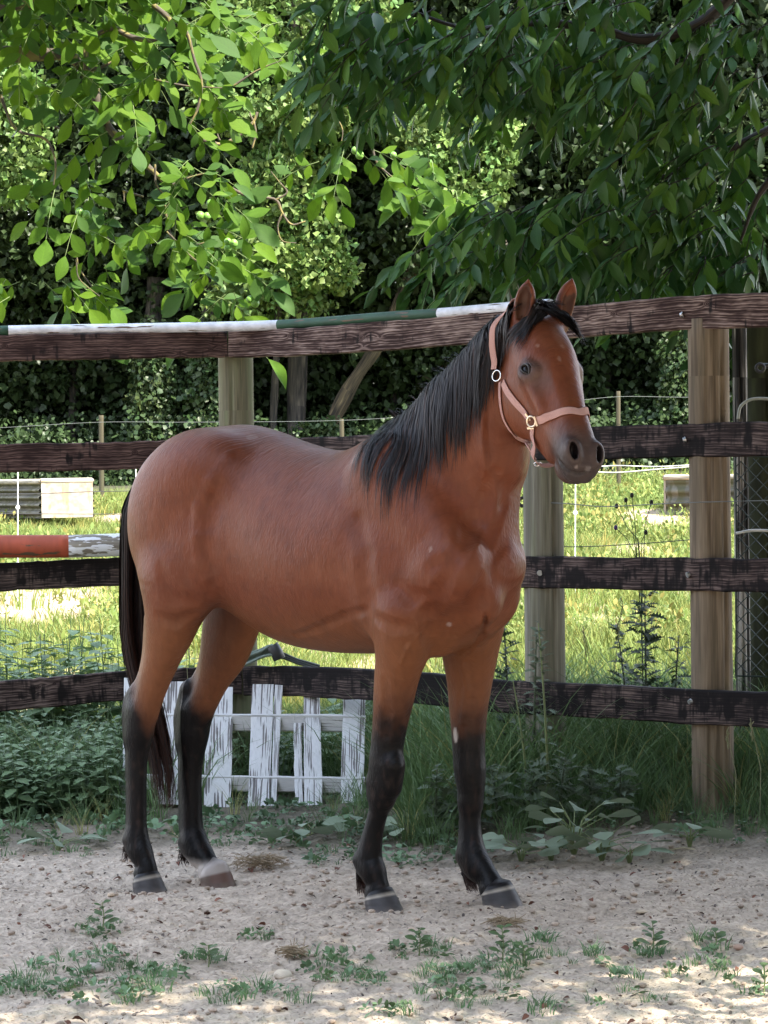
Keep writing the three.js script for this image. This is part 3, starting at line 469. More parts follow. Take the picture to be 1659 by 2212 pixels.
{ // forelock: one part swept across the brow to the far side, one to the near side
  const g = new Geo(), R = rng(57), h3 = (a, b, c) => headOut(a, b, c);
  for (let i = 0; i < 34; i++) { const c = (R() - 0.5) * 0.075; lock(g, R, settle(h3(-0.01 + 0.03 * R(), 0.03, c), 0.004), h3(0.045, 0.075, c - 0.03), h3(0.10 + 0.06 * R(), 0.05, -0.088 - 0.016 * R()), 12, { root: 0.014, mid: 0.012, tip: 0.012, w: 0.0038, short: 0.35, loft: 0.02, brown: 0.08 }); }
  for (let i = 0; i < 26; i++) { const c = 0.045 - R() * 0.07; lock(g, R, settle(h3(-0.01 + 0.03 * R(), 0.03, c), 0.004), h3(0.055, 0.075, c + 0.035), S3(lerp(1122, 1098, R()), lerp(728, 772, R()), 0.006) ?? h3(0.12, 0, 0.1), 10, { root: 0.012, mid: 0.012, tip: 0.01, w: 0.0034, short: 0.4, loft: 0.014, brown: 0.12 }); }
  for (let i = 0; i < 16; i++) lock(g, R, settle(h3(-0.03 - 0.02 * R(), 0.0, 0.03 + 0.03 * R()), 0.006), h3(0.0, -0.02, 0.11), S3(lerp(1100, 1082, R()), lerp(735, 800, R()), 0.006) ?? h3(0.1, -0.05, 0.1), 8, { root: 0.012, mid: 0.012, tip: 0.012, w: 0.0034, short: 0.4, loft: 0.012, brown: 0.25 });
  for (let i = 0; i < 14; i++) { const c = (R() - 0.5) * 0.07; lock(g, R, settle(h3(-0.02 + 0.02 * R(), 0.02, c), 0.002), h3(-0.035, 0.03, c + (R() - 0.5) * 0.04), h3(-0.02 + 0.05 * R(), 0.055, c + (R() - 0.5) * 0.08), 6, { root: 0.012, mid: 0.008, tip: 0.01, w: 0.002, seg: 5, loft: 0.006 }); }
  mesh('forelock', g.build(), hairMat, horse);
}
{ // tail
  const g = new Geo(), R = rng(73), j3 = (x, y, w) => V3(...J(x, y, w)), spine = poly([V3(-1.0, 1.42, 0.0), V3(-1.07, 1.40, 0.01), j3(322, 1024, 0.03), j3(304, 1064, 0.03), j3(294, 1110, 0.03), j3(291, 1165, 0.03), j3(290, 1260, 0.02), j3(291, 1360, 0.0), j3(304, 1450, -0.02), j3(330, 1550, -0.03), j3(350, 1650, -0.03), j3(358, 1745, -0.02)]);
  for (let i = 0; i < 1500; i++) {
    const s = R() * 0.24, e = lerp(0.6, 1.02, Math.pow(R(), 0.7)), ang = R() * 6.283, rad = Math.sqrt(R()), pts = [], f = [V3(Math.cos(ang * 3), 0, Math.sin(ang * 3))], ph = R() * 6.3, am = 0.006 * R(), lk = Math.floor(R() * 14) * 0.45;
    for (let k = 0; k <= 16; k++) { const t = lerp(s, e, k / 16), p = spine(t), w = (0.012 + 0.033 * sstep(0.05, 0.4, t)) * lerp(1, 0.8, sstep(0.6, 1, t)) * rad * sstep(-0.02, 0.14, t - s + 0.02); p.x += Math.cos(ang) * w * 1.0 + am * Math.sin(ph + t * 14) + 0.012 * Math.sin(lk * 3 + t * 5) * t; p.z += Math.sin(ang) * w * 1.15; settle(p, 0.002); pts.push(p); }
    const v = 0.8 + 0.5 * R(), d = [0.013 * v, 0.011 * v, 0.012 * v]; strand(g, pts, 0.0027, d, R() < 0.75 ? [0.05 * v, 0.020 * v, 0.013 * v] : d, f);
  }
  mesh('tail', g.build(), hairMat, horse);
}
{ // tufts behind the fetlocks
  const tuft = (x0, y0, x1, y1, w, n, seed) => { const g = new Geo(), R = rng(seed); for (let i = 0; i < n; i++) { const a = V3(...J(x0 + (R() - 0.3) * 18, y0 + (R() - 0.5) * 34, w + (R() - 0.5) * 0.05)), b = V3(...J(x1 + (R() - 0.5) * 26, y1 - R() * 34, w + (R() - 0.5) * 0.03)), m = a.clone().lerp(b, 0.5).add(V3(-0.012 * R(), 0.004, 0)), pts = []; for (let k = 0; k <= 5; k++) { const t = k / 5, u = 1 - t; pts.push(V3(a.x * u * u + 2 * m.x * u * t + b.x * t * t, a.y * u * u + 2 * m.y * u * t + b.y * t * t, a.z * u * u + 2 * m.z * u * t + b.z * t * t)); } const v = 0.7 + 0.6 * R(); strand(g, pts, 0.0026, [0.014 * v, 0.011 * v, 0.011 * v], [0.05 * v, 0.022 * v, 0.014 * v], [V3(R() - 0.5, 0, R() - 0.5).normalize()]); } mesh('fetlock_hair', g.build(), hairMat, horse); };
  tuft(774, 1872, 784, 1938, 0.145, 200, 1); tuft(1000, 1872, 1022, 1930, -0.145, 240, 2); tuft(276, 1822, 276, 1866, 0.17, 130, 3); tuft(396, 1838, 396, 1876, -0.13, 130, 4);
}
// ---- halter
{
  const ht = thing('halter', 'faded pink webbing halter with metal rings on the head of the horse', 'halter', null, [HO.x, HO.y, HO.z], -HTH);
  const weave = dataTex(64, 64, (u, v) => { const a = 0.5 + 0.5 * Math.sin(u * 64) * Math.sin(v * 50); return [a, a, a]; });
  const pink = std({ color: lin(0.55, 0.315, 0.27), roughness: 0.85, bumpMap: weave, bumpScale: 0.0006 }), steel = std({ color: lin(0.75, 0.74, 0.72), metalness: 1, roughness: 0.25 }), brass = std({ color: lin(0.72, 0.6, 0.46), metalness: 0.9, roughness: 0.35 });
  const hitOr = (q) => { if (q.isVector3) return { p: q.clone(), n: horseN(q.x, q.y, q.z, undefined, 0.02) }; const h = surf(q[0], q[1]); return h; };
  function strap(list, width, lift = 0.0025) {
    const raw = list.map(hitOr).filter(Boolean), cp = new THREE.CatmullRomCurve3(raw.map((r) => r.p)), n = raw.length * 5, g = new Geo(), th = 0.0032;
    const P = [], N = []; for (let k = 0; k <= n; k++) { const p = cp.getPoint(k / n); settle(p, lift); P.push(p); N.push(horseN(p.x, p.y, p.z, undefined, 0.012)); }
    for (let k = 0; k <= n; k++) { const t = V3().subVectors(P[Math.min(n, k + 1)], P[Math.max(0, k - 1)]).normalize(), nn = N[Math.max(0, k - 1)].clone().add(N[k]).add(N[Math.min(n, k + 1)]).addScaledVector(t, 0); nn.addScaledVector(t, -nn.dot(t)).normalize(); const s = V3().crossVectors(t, nn).normalize(); const L = k / n * cp.getLength(); for (const [a, b] of [[-1, 0], [-0.92, 1], [0.92, 1], [1, 0]]) g.vert(P[k].x + s.x * a * width / 2 + nn.x * b * th, P[k].y + s.y * a * width / 2 + nn.y * b * th, P[k].z + s.z * a * width / 2 + nn.z * b * th, null, a * 2, L * 30); }
    for (let k = 0; k < n; k++) for (let q = 0; q < 4; q++) { const a = k * 4 + q, b = k * 4 + (q + 1) % 4; g.quad(a, b, b + 4, a + 4); }
    mesh('strap', g.build(), std({}) && pink, ht); return { P, N };
  }
  const far = (q) => { const h = surf(...q); const m = headIn(h.p.x, h.p.y, h.p.z).slice(); return press(headOut(m[0], m[1], -m[2]), 0.003); };
  const over = (a, c, b) => press(headOut(a, b, c), 0.004);
  strap([[1078, 802], [1075, 783], [1072, 761], [1072, 738], [1079, 708], over(-0.045, 0.06, -0.01), over(-0.04, 0, 0.0), over(-0.03, -0.06, -0.02), over(0.03, -0.12, -0.06), far([1088, 826])], 0.0215, 0.018);
  strap([[1088, 826], [1100, 850], [1118, 873], [1140, 899]], 0.024);
  strap([[1163, 908], [1186, 900], [1212, 891], [1234, 888], [1252, 891], over(0.40, -0.055, 0.02), over(0.41, -0.075, -0.03), over(0.41, -0.07, -0.08)], 0.025);
  strap([over(0.41, -0.07, -0.08), over(0.34, -0.09, -0.09), over(0.26, -0.1, -0.11), far([1088, 826])], 0.022);
  const under = (a, b, c) => headOut(a, b, c);
  strap([[1152, 924], [1152, 945], under(0.425, -0.145, 0.056), under(0.44, -0.178, 0.045), under(0.455, -0.19, 0.015), under(0.45, -0.18, -0.03), over(0.41, -0.07, -0.08)], 0.021);
  strap([[1082, 826], [1082, 862], [1090, 905], [1105, 931], [1124, 948], [1141, 957], under(0.40, -0.18, 0.05), under(0.44, -0.186, 0.03)], 0.016);
  const ringAt = (px, py, r, tube, mat, sq, name) => { const h = surf(px, py), g = sq ? new THREE.TorusGeometry(r, tube, 8, 28) : new THREE.TorusGeometry(r, tube, 10, 28), m = mesh(name, g, mat, ht); const nn = h.n.clone().addScaledVector(h.d, -0.7).normalize(); m.position.copy(h.p).addScaledVector(h.n, px < 1100 ? 0.02 : 0.008); m.quaternion.setFromUnitVectors(V3(0, 0, 1), nn); return { m, h }; };
  ringAt(1086, 815, 0.0165, 0.0022, steel, false, 'ring');
  const fit = ringAt(1153, 910, 0.0155, 0.0036, brass, true, 'square_fitting');
  for (const [x, y, w, hh, rz] of [[1146, 900, 0.026, 0.006, -0.9], [1163, 908, 0.006, 0.03, 0.2], [1152, 924, 0.024, 0.006, 0.0]]) { const h = surf(x, y), b = new THREE.BoxGeometry(w, hh, 0.005), m = mesh('slot_bar', b, brass, ht); m.position.copy(h.p).addScaledVector(h.n, 0.0085); m.quaternion.setFromUnitVectors(V3(0, 0, 1), h.n.clone().addScaledVector(h.d, -0.7).normalize()); m.rotateZ(rz); }
  const bk = surf(1180, 975); { const p = under(0.452, -0.194, 0.025), g = new THREE.TorusGeometry(0.011, 0.002, 6, 18), m = mesh('buckle', g, steel, ht); m.position.copy(p); m.rotation.set(1.2, 0.4, 0); }
}
// ================================================================ wood textures
function grainTex(seed, w, h, knots, pale, dark, tar, lines = 11) {
  const R = rng(seed), K = []; for (let i = 0; i < knots; i++) K.push([R(), 0.15 + 0.7 * R(), 0.05 + 0.07 * R(), R() < 0.5 ? 1 : -1]);
  const asp = w / h * 0.8;
  return dataTex(w, h, (u, v) => {
    let warp = 0, kd = 9, ring = 0;
    for (const [ku, kv, kr, s] of K) { let du = u - ku; du -= Math.round(du); const a = du * asp * 1.6, b = v - kv, d = Math.hypot(a * 0.55, b); warp += s * 0.0 + (b > 0 ? 1 : -1) * kr * 1.1 * Math.exp(-(a * a) / (kr * kr * 9)) * Math.exp(-Math.abs(b) / 0.16); if (d < kd) { kd = d / kr; ring = d; } }
    const pu = u * 6.2832, cx = Math.cos(pu) * 2.2, cy = Math.sin(pu) * 2.2;
    const f = v * lines * 0.8 + warp * lines * 0.8 + 0.95 * (fbm(cx * 0.5 + seed, cy * 0.5, v * 0.8, 2) - 0.5) * 2 + 0.25 * (fbm(cx * 2 + seed, cy * 2, v * 3, 2) - 0.5), line = Math.pow(0.5 + 0.5 * Math.sin(f * 6.2832 + 1.5 * Math.sin(f * 2.1)), 1.2);
    const fine = fbm(cx * 5, cy * 5, v * 46 + seed, 3), broad = fbm(cx * 1.5 + 7, cy * 1.5 + seed, v * 2.5, 3);
    let t = clamp(line * 0.62 + (fine - 0.5) * 1.1 + (broad - 0.5) * 1.3 + 0.06);
    if (kd < 1.1) t = clamp(0.25 + 0.3 * Math.sin(ring * 160) - (kd < 0.45 ? 0.2 : 0));
    let c = [0, 1, 2].map((i) => lerp(dark[i], pale[i], t));
    if (tar) { const d = fbm(u * 150 + seed * 3, v * 1.6 + 0.5 * fbm(u * 40, 2), 1.5, 3) * 0.5 + fbm(u * 30, v * 2.2 + seed, 4, 3) * 0.6, q = sstep(0.60 - tar * 0.14, 0.78 - tar * 0.14, d); c = c.map((x, i) => lerp(x, [0.062, 0.05, 0.052][i], q * 0.85)); }
    return c.map((x) => x);
  }, true);
}
const g8 = (r, g, b) => [r / 255, g / 255, b / 255];
const railTex = [grainTex(3, 2048, 128, 6, g8(166, 146, 136), g8(50, 34, 31), -0.4, 13), grainTex(8, 2048, 128, 5, g8(112, 90, 83), g8(44, 30, 28), -0.1, 13), grainTex(15, 2048, 128, 4, g8(112, 97, 90), g8(32, 26, 26), 0.9, 16), grainTex(21, 2048, 128, 4, g8(116, 100, 94), g8(38, 29, 28), 0.65, 14)];
const railMat = railTex.map((t) => new THREE.MeshPhysicalMaterial({ map: t, bumpMap: t, bumpScale: 0.004, roughness: 0.75, specularIntensity: 0.35 }));
const crackTex = (seed, base, dark, moss) => dataTex(512, 1024, (u, v) => {
  const a = u * 6.2832, cx = Math.cos(a) * 3, cy = Math.sin(a) * 3;
  const n = fbm(cx * 2 + seed, cy * 2, v * 9, 5), st = fbm(cx * 7, cy * 7 + seed, v * 11, 3), pa = fbm(cx * 1.2, cy * 1.2 + seed, v * 5, 4), stain = sstep(0.55, 0.62, fbm(cx * 2 + 4, cy * 2, v * 4 + seed, 4));
  let t = clamp(0.55 + (n - 0.5) * 1.1 + (st - 0.5) * 0.4 + (fbm(cx * 18, cy * 18, v * 16, 2) - 0.5) * 0.45), c = [0, 1, 2].map((i) => lerp(dark[i], base[i], t)); c = c.map((x, i) => lerp(x, dark[i] * 1.05, stain * 0.45)); c = c.map((x, i) => lerp(x, [0.42, 0.45, 0.32][i], clamp((pa - 0.45) * 3) * moss));
  const k = Math.hypot((u - 0.32) * 3, (v * 7 % 1 - 0.5) * 1.0); if (k < 0.07) c = c.map((x) => x * (0.55 + 3 * k)); return c;
}, true);
const postMats = [crackTex(5, g8(138, 132, 106), g8(84, 80, 62), 0.7), crackTex(9, g8(152, 147, 130), g8(90, 87, 75), 0.35), crackTex(12, g8(148, 131, 109), g8(80, 68, 54), 0.08)].map((t) => std({ map: t, bumpMap: t, bumpScale: 0.003, roughness: 0.9 }));
const flakeTex = (seed, cover, under1, under2) => dataTex(256, 1024, (u, v) => {
  const w = fbm(u * 7 + seed, v * 5, 2, 4) * 0.5 + fbm(u * 26, v * 7 + seed, 3, 3) * 0.5, g = 0.5 + 0.5 * Math.sin((u * 9 + 2.5 * fbm(u * 2, v * 2.2, seed, 2)) * 6.28), wood = [0, 1, 2].map((i) => lerp(under2[i], under1[i], clamp(0.5 * g + (fbm(u * 40, v * 8, seed) - 0.2))));
  const q = sstep(0, 0.03, w + 0.16 * g - cover - 0.16 * (fbm(u * 2, v * 3, seed + 7, 2) - 0.5) * 2), d = 0.90 + 0.1 * fbm(u * 20, v * 40, seed); return wood.map((x, i) => lerp(x, [0.87, 0.865, 0.86][i] * d, q));
}, true);
const whiteMats = [1, 2, 3].map((s) => { const t = flakeTex(s * 4.7, [0.46, 0.40, 0.53][s - 1], g8(150, 145, 142), g8(92, 86, 84)); return std({ map: t, bumpMap: t, bumpScale: 0.0015, roughness: 0.75 }); });
const boltMat = std({ color: lin(0.62, 0.62, 0.62), metalness: 0.85, roughness: 0.38 });

// a board through points (centre line), with height and thickness, its front towards the eye
function board(pts, hs, th, seg, uv0, vlen = 2.4, R = rng(1)) {
  const c = new THREE.CatmullRomCurve3(pts, false, 'catmullrom', 0.5), g = new Geo(), L = c.getLength(), e = 0.005; let prev;
  for (let k = 0; k <= seg; k++) {
    const t = k / seg, p = c.getPointAt(t), d = c.getTangentAt(t), up = V3(0, 1, 0).addScaledVector(d, -d.y).normalize(), f = V3().crossVectors(d, up).normalize(); if (f.z < 0) f.negate();
    const h = (Array.isArray(hs) ? lerp(hs[0], hs[1], t) : hs) / 2 + (R() - 0.5) * 0.004, u = uv0 + t * L / vlen, prof = [[-h, -th + e, 0.02], [-h, -e, 0.02], [-h + e, 0, 0.04], [h - e, 0, 0.96], [h, -e, 0.99], [h, -th + e, 0.8], [h - e, -th, 0.7], [-h + e, -th, 0.2]], r = [];
    const wob = (R() - 0.5) * 0.003; for (const [y, z, v] of prof) { const q = p.clone().addScaledVector(up, y + wob).addScaledVector(f, z); r.push(g.vert(q.x, q.y, q.z, null, u, v)); }
    if (prev) for (let i = 0; i < 8; i++) { const j = (i + 1) % 8; g.quad(prev[i], r[i], r[j], prev[j]); }
    if (k === 0 || k === seg) for (let i = 1; i < 7; i++) g.tri(r[0], r[i + (k ? 1 : 0)] ?? r[0], r[i + (k ? 0 : 1)] ?? r[0]);
    prev = r;
  }
  const b = g.build(); return b.index ? creased(b) : b;
}
function creased(b, ang = 0.7) { // flat-ish normals on boards
  const g = b.toNonIndexed(); g.computeVertexNormals(); return g;
}
function roundPost(h, r, seed, crack = [], lean = 0) { // base at the origin
  const g = new Geo(), n = 56, m = 26, R = rng(seed); let prev;
  for (let j = 0; j <= m + 1; j++) {
    const t = Math.min(1, j / m), row = [];
    for (let i = 0; i <= n; i++) {
      const a = i / n * 2 * Math.PI; let rr = r * (1 - 0.04 * t) * (1 + 0.025 * (noise3(Math.cos(a) * 1.5 + seed, Math.sin(a) * 1.5, t * 3) - 0.5)) + 0.0015 * (noise3(Math.cos(a) * 14, Math.sin(a) * 14 + seed, t * 3) - 0.5);
      for (const [a0, t0, t1, dp] of crack) { let d = a - (a0 + 0.06 * Math.sin(t * 9 + seed)); d = Math.atan2(Math.sin(d), Math.cos(d)); rr -= dp * Math.exp(-d * d / 0.0035) * sstep(t0, t0 + 0.12, t) * sstep(t1, t1 - 0.12, t); }
      if (j > m) rr = 0.001; row.push(g.vert(Math.cos(a) * rr, t * h, -Math.sin(a) * rr, null, i / n, t * h / 1.7));
    }
    if (prev) for (let i = 0; i < n; i++) g.quad(prev[i], prev[i + 1], row[i + 1], row[i]); prev = row;
  }
  return g.build();
}
// ================================================================ the ground's height: sand, a low bank at the fence, a field that climbs to the wood
function groundH(x, z) {
  const d = -z; let h = 0.12 * (0.22 + 0.78 * sstep(-0.35, 0.7, x)) * sstep(9.6, 10.9, d + 0.25 * x) + 0.03 * sstep(11.2, 13, d);
  if (d > 13) h += lerp(0, 0.86, clamp((d - 13) / 15)) + Math.max(0, d - 28) * 0.05;
  if (d < 10.4) { // churned sand: hollows, hoof prints
    const k = sstep(10.4, 9.0, d); h += k * (0.034 * (fbm(x * 2.1, z * 2.1, 1, 3) - 0.5) + 0.034 * (fbm(x * 7, z * 7, 4, 3) - 0.5));
    for (const q of HOLLOW) { const r = Math.hypot(x - q[0], z - q[1]); if (r < 0.35) h = lerp(h, q[2] + 0.012 * sstep(0.06, 0.13, r) - 0.006 * 0, sstep(0.34, 0.07, r)); }
  }
  return h + 0.03 * (fbm(x * 1.3, z * 1.3, 9, 3) - 0.5) * sstep(9.5, 11, d);
}
const HOLLOW = HOOVES.map(([s, w], i) => [HO.x + s * HF.x + w * HR.x, HO.z + s * HF.z + w * HR.z, [0.004, 0.004, -0.026, -0.04][i]]);
// ================================================================ post-and-rail fence
const zr = (px) => px >= 520 ? 1 / (1 / 11.79 + (px - 520) * (1 / 10.2 - 1 / 11.79) / 1020) : 11.79 - (520 - px) * 0.0002;
{
  const fence = thing('post_and_rail_fence', 'tall fence of dark stained wooden rails bolted to round posts behind the horse', 'fence');
  const lineUp = (l, dz = 0) => l.map(([x, y]) => at(x, y, zr(x) + dz));
  const rails = [ // centre lines read off the picture, height, material
    [[[-160, 755], [0, 752], [250, 747], [491, 743]], 0.110, 1], [[[493, 742.5], [608, 740], [829, 726], [1000, 712], [1250, 694], [1440, 678], [1660, 669], [1760, 664]], [0.113, 0.128], 0],
    [[[-160, 996], [0, 990], [200, 986], [367, 981], [505, 979]], [0.124, 0.114], 1], [[[508, 979], [700, 976], [1000, 966], [1285, 957], [1480, 952], [1660, 948], [1760, 947]], 0.125, 3],
    [[[-160, 1255], [0, 1247], [264, 1235], [505, 1231]], 0.118, 2], [[[508, 1230], [800, 1232], [1130, 1236], [1400, 1240], [1660, 1244], [1760, 1246]], 0.122, 3],
    [[[-160, 1520], [0, 1505], [140, 1493], [270, 1481], [400, 1474], [522, 1471]], [0.13, 0.118], 3], [[[525, 1471], [640, 1473], [800, 1480], [906, 1487], [1082, 1505], [1314, 1516], [1512, 1529], [1660, 1534], [1760, 1538]], [0.125, 0.13], 2],
  ];
  rails.forEach(([l, h, m], i) => mesh('rail', board(lineUp(l), h, 0.045, 44, i * 0.37, 2.1, rng(i + 5)), railMat[m], fence));
  const posts = [[521, 1690, 0.078, 0, 745, [[4.5, 0, 1, 0.012]]], [1181, 1712, 0.080, 1, 700, [[5.1, 0.3, 0.9, 0.012], [4.2, 0, 0.5, 0.008]]], [1541, 1740, 0.0785, 2, 690, [[5.35, 0.1, 1, 0.016], [4.6, 0.5, 1, 0.008], [4.55, 0, 0.35, 0.008]]], [-260, 1690, 0.078, 0, 752, []]];
  posts.forEach(([x, y, r, m, ty, cr], i) => {
    const z = zr(x) + r + 0.046, b = at(x, y, z), t = at(x - (y - ty) * 0.0125, ty, z), gy = Math.min(b.y, groundH(b.x, b.z)) - 0.1; const p = mesh('post', roundPost(t.y - gy, r, i * 7 + 2, cr), postMats[m], fence); p.position.set(b.x, gy, b.z); p.rotation.z = Math.atan2(b.x - t.x, t.y - b.y);
  });
  for (const [x, y] of [[1472, 680], [1478, 950], [1487, 1241], [1490, 1516], [1165, 1238]]) {
    const g = new Geo(), R = rng(x); const hex = new THREE.CylinderGeometry(0.0085, 0.0095, 0.010, 6), was = new THREE.CylinderGeometry(0.0108, 0.0108, 0.003, 16); was.translate(0, -0.005, 0);
    const m = mesh('bolt', mergeGeometries([hex, was]), boltMat, fence), p = at(x, y, zr(x) - 0.004); m.position.copy(p); m.rotation.set(Math.PI / 2, 0.3, 0.2 + x);
  }
}
// ---- poles lying on the fence
function poleOf(name, label, pts, r, stops, mats, parts) {
  const o = thing(name, label, 'pole'); // painted bands, each a part
  for (let i = 0; i < stops.length - 1; i++) {
    const c = new THREE.CatmullRomCurve3(pts), a = stops[i], b = stops[i + 1], q = []; for (let k = 0; k <= 14; k++) q.push(c.getPointAt(lerp(a, b, k / 14)));
    mesh(parts[i], new Geo().tube(q, r, 20).build(), mats[i], o);
  }
  return o;
}
const paint = (r, g, b, seed) => { const t = dataTex(256, 512, (u, v) => { const n = fbm(u * 14 + seed, v * 10, 1, 5), q = sstep(0.70, 0.73, n), d = 0.82 + 0.3 * fbm(u * 5, v * 30, seed); return [r, g, b].map((x, i) => lerp(x * d, [0.38, 0.31, 0.25][i], q)); }, true); return std({ map: t, roughness: 0.6, bumpMap: t, bumpScale: 0.001 }); };
const flakePole = (() => { const t = dataTex(256, 512, (u, v) => { const n = fbm(u * 14 + 3, v * 9, 1, 4) * 0.55 + fbm(u * 40, v * 26, 5, 3) * 0.45, q = sstep(0.44, 0.47, n), w = fbm(u * 40, v * 6, 3); return [lerp(0.42 + 0.2 * w, 0.90, q), lerp(0.40 + 0.19 * w, 0.91, q), lerp(0.37 + 0.16 * w, 0.93, q)]; }, true); return std({ map: t, bumpMap: t, bumpScale: 0.002, roughness: 0.7 }); })();
const whiteGreen = paint(0.90, 0.91, 0.94, 4), greenPaint = paint(0.16, 0.30, 0.22, 9), orangePaint = paint(0.70, 0.335, 0.23, 2);
{
  const pts = [[-170, 720], [0, 712.5], [300, 707], [601, 700], [829, 683], [949, 675], [1109, 661], [1190, 655]].map(([x, y]) => at(x, y + 2, zr(x) + 0.02)), c = new THREE.CatmullRomCurve3(pts), cut = (px) => { let lo = 0, hi = 1; const tx = (p) => { const q = p.clone().sub(camera.position).applyQuaternion(CQ.clone().invert()); return 829.5 + PXF * q.x / -q.z; }; for (let i = 0; i < 30; i++) { const m = (lo + hi) / 2; if (tx(c.getPointAt(m)) < px) lo = m; else hi = m; } return lo; };
  poleOf('jump_pole', 'white and green striped jump pole lying along the top fence rail', pts, 0.021, [0, cut(18), cut(601), cut(949), 1], [greenPaint, whiteGreen, greenPaint, whiteGreen], ['green_band', 'white_band', 'green_band', 'white_band']);
  const p2 = [[-190, 1184], [0, 1180.5], [147, 1180], [273, 1176.5], [430, 1173]].map(([x, y]) => at(x, y, zr(x) - 0.02)), L = (i) => [0, 0.305, 0.543, 0.6, 1][i];
  poleOf('jump_pole', 'orange and peeling white jump pole lying above the third rail left of the horse', p2, 0.048, [0, 0.543, 1], [orangePaint, flakePole], ['orange_band', 'white_band']);
}
// ---- white picket panel leaning on the bottom rail
{
  const wing = thing('picket_panel', 'small white picket panel with peeling paint leaning on the bottom rail behind the horse', 'picket panel');
  const dep = (y) => lerp(11.62, 11.16, (y - 1470) / 280), pt = (x, y, dz = 0) => at(x, y, dep(y) + dz);
  const slab = (tl, tr, bl, br, th, dz, mat, name, seed, vs = 1) => { // quad corners in the picture, extruded back
    const g = new Geo(), R = rng(seed), n = 12, rows = [];
    for (let k = 0; k <= n; k++) { const t = k / n, j = () => (R() - 0.5) * 1.4, a = [lerp(tl[0], bl[0], t) + j(), lerp(tl[1], bl[1], t)], b = [lerp(tr[0], br[0], t) + j(), lerp(tr[1], br[1], t)], e = 1.2; const P = [pt(a[0], a[1], th + dz), pt(a[0], a[1], 0.004 + dz), pt(a[0] + e, a[1], dz), pt(b[0] - e, b[1], dz), pt(b[0], b[1], 0.004 + dz), pt(b[0], b[1], th + dz)], uu = [0, 0.05, 0.08, 0.92, 0.95, 1]; rows.push(P.map((p, i) => g.vert(p.x, p.y, p.z, null, seed & 1 ? uu[i] : 1 - uu[i], 0.02 + 0.96 * (seed & 2 ? t : 1 - t) * vs))); }
    for (let k = 0; k < n; k++) for (let i = 0; i < 6; i++) { const j = (i + 1) % 6; g.quad(rows[k][i], rows[k + 1][i], rows[k + 1][j], rows[k][j]); }
    for (const k of [0, n]) for (let i = 1; i < 5; i++) k ? g.tri(rows[k][0], rows[k][i + 1], rows[k][i]) : g.tri(rows[k][0], rows[k][i], rows[k][i + 1]);
    mesh(name, creased(g.build()), mat, wing);
  };
  const hz = (x0, y0, y1, x1, y2, y3, s, nm) => { // a horizontal board: its grain runs along u, so build it turned
    const g = board([pt(x0, (y0 + y1) / 2, 0.02), pt((x0 + x1) / 2, (y0 + y1 + y2 + y3) / 4, 0.02), pt(x1, (y2 + y3) / 2, 0.02)], (y1 - y0) * 11.4 / 6000, 0.02, 14, 0, 1, rng(s)), u = g.attributes.uv; for (let i = 0; i < u.count; i++) u.setXY(i, u.getY(i), u.getX(i)); mesh(nm, g, whiteMats[1], wing);
  };
  hz(268, 1540, 1576, 790, 1543, 1583, 31, 'cross_rail'); hz(268, 1672, 1706, 788, 1678, 1716, 32, 'cross_rail');
  const pk = (a, b, c, d, s, m) => slab(a, b, c, d, 0.02, 0, whiteMats[m], 'picket', s);
  pk([268, 1464], [300, 1464], [264, 1742], [298, 1742], 1, 0); pk([354, 1472], [404, 1472], [338, 1737], [386, 1738], 2, 2); pk([446, 1484], [504, 1484], [440, 1742], [499, 1744], 3, 0);
  pk([545, 1478], [592, 1478], [535, 1745], [582, 1745], 4, 2); pk([594, 1479], [611, 1480], [584, 1745], [597, 1746], 5, 0); pk([634, 1562], [652, 1562], [637, 1748], [654, 1748], 6, 2);
  pk([655, 1486], [690, 1481], [658, 1747], [698, 1747], 7, 2); pk([742, 1474], [790, 1474], [735, 1757], [785, 1757], 8, 0);
  slab([263, 1660], [280, 1660], [236, 1786], [272, 1786], 0.03, -0.05, whiteMats[2], 'foot', 9);
}
// ================================================================ ground
function groundAt(px, py) { const r = ray(px, py), p = V3(); let t = 4, dt = 0.05; for (; t < 60; t += dt) { p.copy(r).multiplyScalar(t).add(camera.position); if (p.y < groundH(p.x, p.z)) break; dt = 0.02 + t * 0.002; } p.y = groundH(p.x, p.z); return p; }
const BARE = [[110, 1312, 220, 50], [330, 1310, 120, 30], [1420, 1128, 110, 34], [1370, 1190, 90, 22], [1300, 1345, 130, 16], [245, 1122, 70, 14]].map(([x, y, rx, ry]) => { const c = groundAt(x, y), e = groundAt(x + rx, y), f = groundAt(x, y - ry); return { c, rx: c.distanceTo(e), rz: Math.abs(c.z - f.z) + 0.05 }; });
const bareness = (x, z) => { let b = 0; for (const q of BARE) b = Math.max(b, sstep(1.15, 0.6, Math.hypot((x - q.c.x) / q.rx, (z - q.c.z) / q.rz) + 0.5 * (fbm(x * 1.7, z * 1.7, 2, 3) - 0.5))); return b; };
const bankEdge = (x) => 9.75 + 0.5 * (fbm(x * 1.1, 3, 3, 3) - 0.5) + 0.55 * sstep(0.1, -0.7, x);
